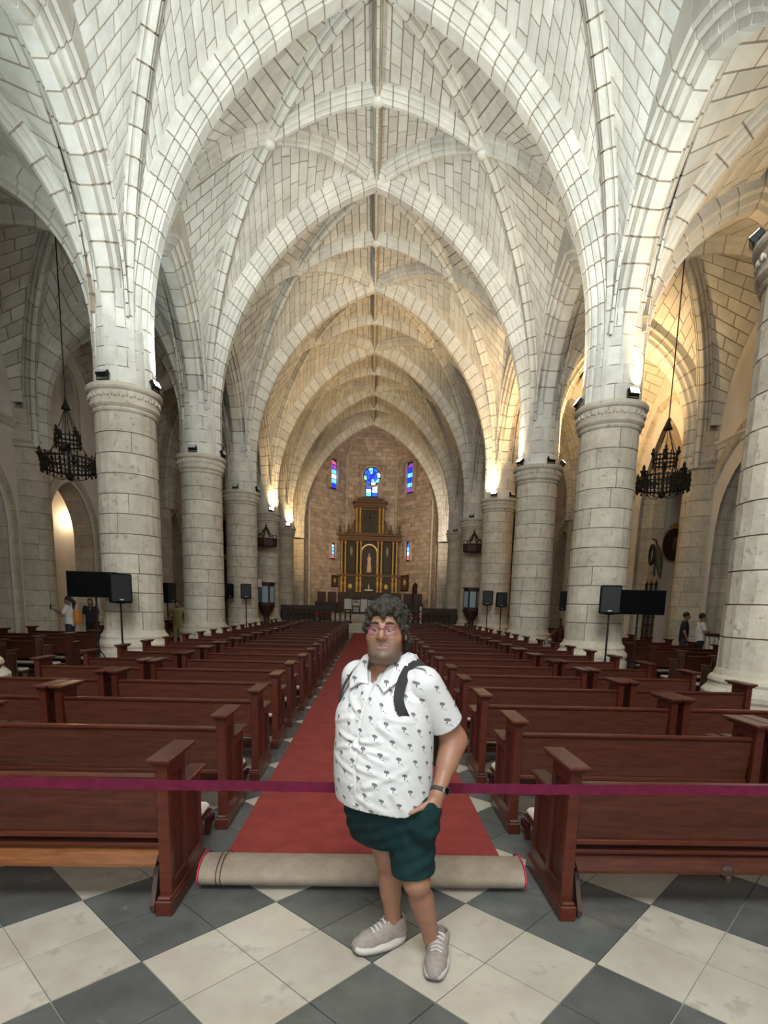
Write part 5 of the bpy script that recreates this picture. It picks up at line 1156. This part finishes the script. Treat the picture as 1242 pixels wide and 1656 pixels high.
FOLDS = [(.0, 1.105, .10, 1.12, .011, .008), (.0, 1.09, .13, 1.06, .010, .008), (.0, 1.085, .11, 1.03, .010, .007), (-.005, 1.105, -.10, 1.13, .010, .007), (-.005, 1.09, -.11, 1.06, .011, .007), (.02, 1.00, .18, .955, .012, .005), (-.01, .98, -.12, 1.02, .012, .005), (.05, .92, .20, 1.0, .013, .005),
         (-.03, 1.235, -.12, 1.30, .012, .007), (-.05, 1.20, -.15, 1.17, .012, .006), (.10, 1.18, .20, 1.10, .014, .006), (.13, 1.22, .22, 1.20, .012, .005), (.02, .86, .14, .80, .014, .005), (.15, .90, .22, .78, .014, .006), (.06, .88, .05, .76, .014, .004)]
def fold_disp(V):
    p = V - TC; u, f = p @ RV, p @ FV; th = np.arctan2(u, f); s_ = th * .21; z = V[:, 2]; d = np.zeros(len(V))
    for s0, z0, s1, z1, w, a in FOLDS:
        e = np.array([s1 - s0, z1 - z0]); L2 = e @ e; t = np.clip(((s_ - s0) * e[0] + (z - z0) * e[1]) / L2, 0, 1); dd = np.hypot(s_ - s0 - t * e[0], z - z0 - t * e[1])
        d += a * (np.exp(-(dd / w) ** 2) - .55 * np.exp(-((dd - 1.7 * w) / w) ** 2)) * (1 - .6 * t)
    d += -.004 * np.exp(-((s_ - .012) / .0025) ** 2) * (z < 1.33)       # edge of the button placket
    inn = (np.abs(th) < 1.6) & (z < 1.36) & (np.hypot(u, f) < .27)
    n = (RV[None] * u[:, None] + FV[None] * f[:, None]); n /= np.maximum(np.linalg.norm(n, axis=1, keepdims=True), 1e-6)
    return V + n * (d * inn)[:, None]
me0, V0 = S_.mesh('shirt', 'shirt', O, fold_disp); me1, V1 = S2.mesh('shirt', 'shirt', O)
F0 = np.empty(len(me0.loops), np.int32); me0.loops.foreach_get('vertex_index', F0); F1 = np.empty(len(me1.loops), np.int32); me1.loops.foreach_get('vertex_index', F1)
V = np.concatenate([V0, V1]); me = bpy.data.meshes.new('shirt'); me.from_pydata((V - O).tolist(), [], np.concatenate([F0.reshape(-1, 4), F1.reshape(-1, 4) + len(V0)]).tolist()); me.materials.append(MATS['shirt']); me.shade_smooth()
p = V - TC; u, f = p @ RV, p @ FV; th = np.arctan2(u, f); arm = (V - SL) @ ((ELL - SL) / np.linalg.norm(ELL - SL)); 
uvp = np.stack([(th * .215) / .068, (V[:, 2] + .055 * th) / .066], 1)
uvl = me.uv_layers.new(name='cloth'); li = np.empty(len(me.loops), np.int32); me.loops.foreach_get('vertex_index', li); uvl.data.foreach_set('uv', uvp[li].astype(np.float32).ravel())
shirt = mesh_obj('shirt', me, man)
for sg in (1, -1):      # collar wings
    A_ = [(.072, -.075, .075), (.086, -.02, .085), (.082, .04, .066), (.056, .088, .022), (.014, .128, -.050)]; B2 = [(.112, -.085, .035), (.136, -.03, .036), (.142, .045, .018), (.134, .108, -.022), (.092, .160, -.072)]
    v = []; f = []
    for A, Bq in zip(A_, B2):
        for t in (0, .5, 1):
            q = [A[c_] + (Bq[c_] - A[c_]) * t for c_ in range(3)]; q[2] += .016 * math.sin(PI * t); v.append(NB + RV * sg * q[0] + FV * q[1] + np.array([0, 0, q[2]]) - O)
    n0 = len(v); v += [p_ + np.array([0, 0, -.006]) - (p_ - (NB - O)) * .03 for p_ in v]
    for i in range(4):
        for k in range(2): a = i * 3 + k; f += [(a, a + 1, a + 4, a + 3), (n0 + a, n0 + a + 3, n0 + a + 4, n0 + a + 1)]
    rim = [0, 1, 2, 5, 8, 11, 14, 13, 12, 9, 6, 3]; f += [(rim[i], rim[(i + 1) % 12], n0 + rim[(i + 1) % 12], n0 + rim[i]) for i in range(12)]
    co = MB().add(v, f).build('collar', 'shirt', shirt, smooth=False); cu = co.data.uv_layers.new(name='cloth')
    for lp in co.data.loops: p_ = v[lp.vertex_index]; cu.data[lp.index].uv = (float(p_[0]) / .068 + .3, float(p_[2]) / .066)
for z in (1.285, 1.20, 1.10, 1.01, .92, .83):
    rr_ = np.interp(z, [q[0] for q in TORSO], [q[4] for q in TORSO]); fw = np.interp(z, [q[0] for q in TORSO], [(np.array([q[1], q[2], 0]) - TC) @ FV for q in TORSO])
    c = TC + FV * (rr_ + fw + (.012 if 1.1 < z < 1.25 else .003)) + RV * -.004 + np.array([0, 0, z]) - O
    MB().ball(c, .0055, 10, 6).build('button', 'button', shirt, smooth=True)
# shorts
P_ = Field((-.22, 2.14, .38), (.50, 2.86, .92), .005)
P_.stack([tor(.60, .0, .175, .125), tor(.66, .005, .192, .152), tor(.74, .012, .200, .168), tor(.80, .015, .200, .17), tor(.88, .015, .19, .16)], ROT, .03)
P_.cone(HL + np.array([.0, .01, -.02]), np.array([.215, 2.345, .44]), .120, .092, .03); P_.cone(HR + np.array([-.005, 0, -.02]), np.array([.068, 2.515, .54]), .104, .090, .03)
P_.cut(lambda X, Y, Z: np.where(X - .35 * (Y - 2.43) > .112, .492 + .09 * (X - .2) - Z, .562 - .12 * (X - .05) - Z) + np.zeros_like(Y))
P_.cone(np.array([.22, 2.345, .52]), np.array([.222, 2.34, .36]), .070, .086, .006, 'sub'); P_.cone(np.array([.06, 2.515, .62]), np.array([.062, 2.515, .46]), .075, .088, .006, 'sub')
P_.cone(WRL + pd * .09 + np.array([-.01, 0, .01]), WRL + pd * .16, .055, .06, .04)
def shorts_disp(V):
    n = V - np.array([.12, 2.44, 0]); n[:, 2] = 0; n /= np.maximum(np.linalg.norm(n, axis=1, keepdims=True), 1e-6)
    return V + n * (.0035 * np.sin(V[:, 2] * 46 + V[:, 0] * 60) * np.sin(V[:, 0] * 37 + 1) + .003 * np.sin(V[:, 2] * 90 - V[:, 0] * 45))[:, None]
me, _ = P_.mesh('shorts', 'shorts', O, shorts_disp); mesh_obj('shorts', me, man)
# shoes
def shoe(heel, toe, name):
    heel, toe = np.array([*heel, 0.]), np.array([*toe, 0.]); d = (toe - heel) / np.linalg.norm(toe - heel); sd = np.array([-d[1], d[0], 0]); ln = np.linalg.norm(toe - heel)
    def q(t, w, z): return heel + d * (t * ln) + sd * w + np.array([0, 0, z])
    lo = np.minimum(heel, toe) - .08; hi = np.maximum(heel, toe) + .08; lo[2] = -.005; hi[2] = .19; rt = math.atan2(d[1], d[0])
    U_ = Field(lo, hi, .004)
    for t0, t1, w0, w1, z0, z1 in ((.13, .45, .040, .046, .066, .068), (.45, .72, .046, .048, .066, .056), (.72, .90, .047, .040, .054, .046)): U_.cone(q(t0, 0, z0), q(t1, 0, z1), w0, w1, .02)
    U_.cone(q(.10, 0, .06), q(.17, 0, .118), .040, .044, .02); U_.cone(q(.2, 0, .108), q(.46, 0, .09), .046, .040, .02); U_.cone(q(.02, 0, .13), q(.08, 0, .09), .012, .026, .02)
    U_.cone(q(.17, 0, .125), q(.22, 0, .20), .034, .045, .006, 'sub'); U_.cut(lambda X, Y, Z: .030 - Z + 0 * X + 0 * Y)
    me, _ = U_.mesh('upper', 'shoe_upper', O); up = mesh_obj(name, me, man)
    def slab(n, m, z0, z1, grow, rock):
        pts = []; N = 28
        for i in range(N):
            a = 2 * PI * i / N; t = .5 - .5 * math.cos(a) ; w = (.042 + .012 * math.sin(min(1, t * 1.3) * PI * .75)) * math.copysign(abs(math.sin(a)) ** .55, math.sin(a)) if abs(math.sin(a)) > 1e-6 else 0
            pts.append((t * 1.06 - .03, w * (1 + grow)))
        v = []
        for zz in (z0, (z0 + z1) / 2, z1):
            for t, w in pts:
                lift = rock * max(0, (t - .75) / .28) ** 2 + rock * .5 * max(0, (.15 - t) / .18) ** 2; k = 1.06 if zz == (z0 + z1) / 2 else 1
                v.append(tuple(q(.5 + (t - .5) * (1 + .02 * (k > 1)), w * k, zz + lift) - O))
        f = [tuple(reversed(range(N))), tuple(range(2 * N, 3 * N))]
        for j in range(2):
            for i in range(N): f.append((j * N + i, j * N + (i + 1) % N, (j + 1) * N + (i + 1) % N, (j + 1) * N + i))
        MB().add(v, f).build(n, m, up, smooth=True)
    slab('midsole', 'shoe_sole', .008, .044, .08, .014); slab('outsole', 'shoe_out', .0, .010, 0, .016)
    for i in range(5):
        t = .36 + .075 * i; z = (.150, .141, .126, .118, .112)[i]
        MB().tube([q(t, -.026, z - .010) - O, q(t + .015, 0, z + .005) - O, q(t, .026, z - .010) - O], .0042, 6).build('lace', 'shoe_lace', up)
    MB().tube([q(.34, 0, .148) - O, q(.36, .02, .152) - O, q(.38, .03, .134) - O, q(.35, .012, .146) - O], .003, 6).build('lace_bow', 'shoe_lace', up)
    MB().tube([q(.34, 0, .148) - O, q(.36, -.02, .152) - O, q(.39, -.03, .134) - O, q(.35, -.012, .146) - O], .003, 6).build('lace_bow', 'shoe_lace', up)
    MB().tube([q(.02, -.012, .115) - O, q(-.005, 0, .14) - O, q(.02, .012, .115) - O], .006, 6).build('heel_tab', 'strap', up)
shoe((.372, 2.515), (.312, 2.275), 'shoe'); shoe((.195, 2.605), (-.045, 2.475), 'shoe')
# watch
wd = (ELL - WRL) / np.linalg.norm(ELL - WRL); wc = WRL + wd * .012; a1 = np.cross(wd, [0, 1, 0]); a1 /= np.linalg.norm(a1); a2 = np.cross(wd, a1); wb_ = MB()
vv = []; ff = []
for i in range(24):
    t = 2 * PI * i / 24
    for r, o_ in ((.034, -.011), (.037, -.009), (.037, .009), (.034, .011)): vv.append(tuple(wc + a1 * r * math.cos(t) + a2 * r * math.sin(t) + wd * o_ - O))
for i in range(24):
    for j in range(4): ff.append((i * 4 + j, i * 4 + (j + 1) % 4, ((i + 1) % 24) * 4 + (j + 1) % 4, ((i + 1) % 24) * 4 + j))
wt = wb_.add(vv, ff).build('watch', 'watch_band', man)
wdir = np.array([.55, -.8, -.1]); wdir -= wd * (wdir @ wd); wdir /= np.linalg.norm(wdir); cs = MB(); rc = wc + wdir * .038
e1 = wd; e2 = np.cross(wdir, wd); vv = []
for o_ in (-.004, .006):
    for i in range(20): t = 2 * PI * i / 20; vv.append(tuple(rc + wdir * o_ + (e1 * math.cos(t) + e2 * math.sin(t)) * .019 - O))
cs.add(vv, [tuple(range(20)), tuple(range(20, 40))] + [(i, (i + 1) % 20, 20 + (i + 1) % 20, 20 + i) for i in range(20)]).build('watch_case', 'watch_case', wt)
vv = [tuple(rc + wdir * .0068 + (e1 * math.cos(2 * PI * i / 20) + e2 * math.sin(2 * PI * i / 20)) * .015 - O) for i in range(20)]; MB().add(vv, [tuple(range(20))]).build('watch_face', 'screen', wt)
# backpack and its straps
bp = Field((-.15, 2.5, .85), (.45, 2.9, 1.45), .008); c = TC - FV * .25; bp.stack([(.92, c[0], c[1], .12, .07), (1.05, c[0], c[1], .135, .085), (1.25, c[0], c[1], .13, .08), (1.34, c[0], c[1], .09, .05)], ROT, .01)
me, _ = bp.mesh('backpack', 'strap', O); bpo = mesh_obj('backpack', me, man)
def strap(pts, w):
    pts = [np.array(p_, float) for p_ in pts]; N = 24; P = []
    for i in range(N + 1):
        t = i / N * (len(pts) - 1); j = min(int(t), len(pts) - 2); fr = t - j; p0, p1, p2, p3 = pts[max(j - 1, 0)], pts[j], pts[j + 1], pts[min(j + 2, len(pts) - 1)]
        P.append(.5 * (2 * p1 + (p2 - p0) * fr + (2 * p0 - 5 * p1 + 4 * p2 - p3) * fr ** 2 + (3 * p1 - p0 - 3 * p2 + p3) * fr ** 3))
    v = []; f = []
    for i, p_ in enumerate(P):
        tg = P[min(i + 1, N)] - P[max(i - 1, 0)]; tg /= np.linalg.norm(tg); out = p_ - (TC + np.array([0, 0, min(p_[2], 1.25)])); out -= tg * (out @ tg); out /= np.linalg.norm(out); sd = np.cross(tg, out)
        for a_, b_ in ((-w, 0), (w, 0), (w, .009), (-w, .009)): v.append(tuple(p_ + sd * a_ + out * b_ - O))
    for i in range(N):
        for k in range(4): f.append((i * 4 + k, i * 4 + (k + 1) % 4, (i + 1) * 4 + (k + 1) % 4, (i + 1) * 4 + k))
    f += [(0, 1, 2, 3), tuple(4 * N + k for k in range(4))]
    MB().add(v, f).build('strap', 'strap', bpo, smooth=False)
def onT(r_, f_, z): p_ = TC + RV * r_ + FV * f_; return (p_[0], p_[1], z)
strap([onT(.12, -.20, 1.28), onT(.122, -.10, 1.405), onT(.125, .0, 1.428), onT(.135, .09, 1.375), onT(.152, .145, 1.29), onT(.175, .125, 1.21), onT(.16, .05, 1.14), onT(.12, -.1, 1.05), onT(.1, -.2, 1.0)], .021)
strap([onT(-.12, -.20, 1.28), onT(-.122, -.10, 1.405), onT(-.125, .0, 1.428), onT(-.135, .09, 1.375), onT(-.155, .14, 1.29), onT(-.18, .11, 1.20), onT(-.16, .05, 1.12), onT(-.12, -.05, 1.05), onT(-.1, -.2, 1.0)], .021)
# ------------------------------------------------------------------ other visitors
for nm, c in (('cloth_black', (.012, .012, .014)), ('cloth_yellow', (.30, .25, .11)), ('cloth_teal', (.03, .16, .15)), ('cloth_blue', (.12, .17, .34)), ('cloth_orange', (.55, .20, .04)), ('cloth_tee', (.66, .64, .62)), ('cloth_jeans', (.03, .035, .07)), ('cloth_pink', (.45, .20, .22))):
    mat(nm, c, tuple(min(1, q * 1.25) for q in c), .85, 30 if nm in ('cloth_blue', 'cloth_yellow') else 8)
def visitor(x, y, face, H, top, bottom, label, armL=None, armR=None, lean=0, hair='short', skin=(.30, .16, .10), extra=None):
    o = empty('person', (x, y, 0), face, label, 'person'); k = H / 1.7; h = .014 * k          # local: faces -y
    B = lambda *p: np.array(p, float) * k
    sh = {1: B(.17, lean * -.28, 1.38), -1: B(-.17, lean * -.28, 1.38)}; arms = {1: armL or (B(.25, .03 - lean * .3, 1.10), B(.24, -.08 - lean * .3, .86)), -1: armR or (B(-.25, .03 - lean * .3, 1.10), B(-.24, -.08 - lean * .3, .86))}
    hd = B(0, -.03 - lean * .38, 1.57 - lean * .1)
    f = Field(B(-.5, -.75, -.01), B(.5, .35, 1.8), h)
    for s in (-1, 1):
        f.cone(B(s * .09, 0, .86), B(s * .10, -.01, .48), .085 * k, .055 * k, .03); f.cone(B(s * .10, -.01, .48), B(s * .11, .02, .09), .052 * k, .038 * k, .03); f.cone(B(s * .11, .03, .05), B(s * .12, -.15, .035), .04 * k, .03 * k, .02)
        e, w = arms[s]; f.cone(sh[s], e, .05 * k, .042 * k, .02); f.cone(e, w, .040 * k, .028 * k, .02); d = (w - e) / np.linalg.norm(w - e); f.cone(w, w + d * .10 * k, .034 * k, .022 * k, .02)
        for i in range(3): f.cone(w + d * .08 * k + B(.02 * (i - 1), 0, 0), w + d * .15 * k + B(.025 * (i - 1), 0, 0), .011 * k, .009 * k, .006)
    f.cone(B(0, 0, .9), B(0, -lean * .25, 1.3), .12 * k, .12 * k, .04); f.cone(B(0, -lean * .28, 1.38), hd, .05 * k, .05 * k, .02); f.ell(hd + B(0, 0, .03), B(.075, .092, .11), .02); f.ell(hd + B(0, -.05, -.05), B(.05, .05, .05), .03); f.cone(hd + B(0, -.085, .02), hd + B(0, -.105, -.01), .012 * k, .014 * k, .01)
    for s in (-1, 1): f.ell(hd + B(s * .078, .0, .01), B(.012, .02, .03), .01)
    me, V = f.mesh('body', 'skin'); attr_color(me, 'tint', np.tile(np.array(skin), (len(V), 1))); mesh_obj('body', me, o)
    t = Field(B(-.5, -.75, .7), B(.5, .35, 1.6), h)
    t.stack([tuple(np.array((z, 0, -lean * .28 * max(0, (z - .9) / .48), a, b)) * k) for z, a, b in ((.80, .185, .135), (1.0, .180, .135), (1.2, .19, .135), (1.33, .175, .115), (1.41, .09, .08))], 0, .03)
    for s in (-1, 1): e, w = arms[s]; t.cone(sh[s], sh[s] + (e - sh[s]) * .62, .075 * k, .072 * k, .03)
    me, _ = t.mesh('shirt', top); mesh_obj('shirt', me, o)
    p = Field(B(-.35, -.35, .05), B(.35, .35, 1.0), h)
    p.stack([tuple(np.array((z, 0, 0, a, b)) * k) for z, a, b in ((.76, .17, .125), (.92, .17, .125))], 0, .02)
    for s in (-1, 1): p.cone(B(s * .09, 0, .82), B(s * .10, -.01, .48), .105 * k, .078 * k, .03); p.cone(B(s * .10, -.01, .48), B(s * .11, .02, .10), .076 * k, .062 * k, .03)
    me, _ = p.mesh('trousers', bottom); mesh_obj('trousers', me, o)
    g = Field(hd - .3 * k, hd + .25 * k, h * .8); g.ell(hd + B(0, .02, .06), B(.088, .10, .095), .02); g.ell(hd + B(0, -.1, -.02), B(.07, .08, .085), .01, 'sub')
    if hair == 'ponytail': g.cone(hd + B(0, .09, .06), hd + B(0, .17, -.04), .05 * k, .055 * k, .03); g.cone(hd + B(0, .17, -.04), hd + B(0, .15, -.25), .055 * k, .025 * k, .03)
    if hair == 'long': g.cone(hd + B(0, .06, .02), hd + B(0, .08, -.2), .085 * k, .07 * k, .03)
    me, _ = g.mesh('hair', 'hair_black'); mesh_obj('hair', me, o)
    if extra: extra(o, k, hd, arms)
    return o
def phone(o, k, hd, arms): w = (arms[-1][1] + arms[1][1]) / 2; MB().box(w[0] - .04, w[0] + .04, w[1] - .15, w[1] - .14, w[2] + .02, w[2] + .18, .004).build('phone', 'screen', o)
def bag(o, k, hd, arms):
    phone(o, k, hd, arms); f = Field(np.array((-.3, .05, .7)), np.array((.3, .5, 1.4)), .02); f.stack([(.85, 0, .22, .15, .09), (1.0, 0, .22, .16, .11), (1.25, 0, .2, .13, .08)], 0, .02); me, _ = f.mesh('backpack', 'cloth_orange'); mesh_obj('backpack', me, o)
A3 = lambda *p: np.array(p, float)
visitor(-9.0, 17.05, -1.45, 1.66, 'cloth_tee', 'cloth_jeans', 'woman in white T-shirt with ponytail and orange bag holding up a phone', (A3(.22, -.12, 1.10), A3(.06, -.36, 1.24)), (A3(-.22, -.12, 1.10), A3(-.04, -.36, 1.24)), hair='ponytail', extra=bag)
visitor(9.58, 17.0, 1.2, 1.64, 'cloth_black', 'cloth_jeans', 'boy in black T-shirt standing by the chapel rail')
visitor(9.72, 16.4, 1.35, 1.62, 'cloth_tee', 'cloth_black', 'boy in white T-shirt with folded arms by the chapel rail', (A3(.24, -.06, 1.08), A3(.02, -.22, 1.06)), (A3(-.24, -.06, 1.08), A3(-.02, -.24, 1.10)))
visitor(-7.0, 20.55, .35, 1.62, 'cloth_yellow', 'cloth_yellow', 'person in yellow patterned clothes leaning forward between the columns', (A3(.30, -.05, 1.12), A3(.22, -.3, .95)), (A3(-.30, -.05, 1.12), A3(-.2, -.3, .95)), lean=.35)
visitor(-6.98, 21.25, .2, 1.66, 'cloth_blue', 'cloth_blue', 'person in blue and white pattern behind the yellow-clad one')
visitor(-9.55, 14.35, -.9, 1.52, 'cloth_teal', 'cloth_jeans', 'person in teal shirt, mostly cut off, near the plain aisle wall', hair='long')
visitor(-9.7, 19.75, .3, 1.60, 'cloth_black', 'cloth_black', 'person in dark vest behind the screen stand', hair='long')
visitor(-6.75, 26.4, .2, 1.6, 'cloth_blue', 'cloth_pink', 'visitor in mixed blue and pink between the half-hidden loudspeakers')
print('objects', len(bpy.data.objects), 'tris', sum(sum(len(p.vertices) - 2 for p in m.polygons) * 1 for m in bpy.data.meshes))
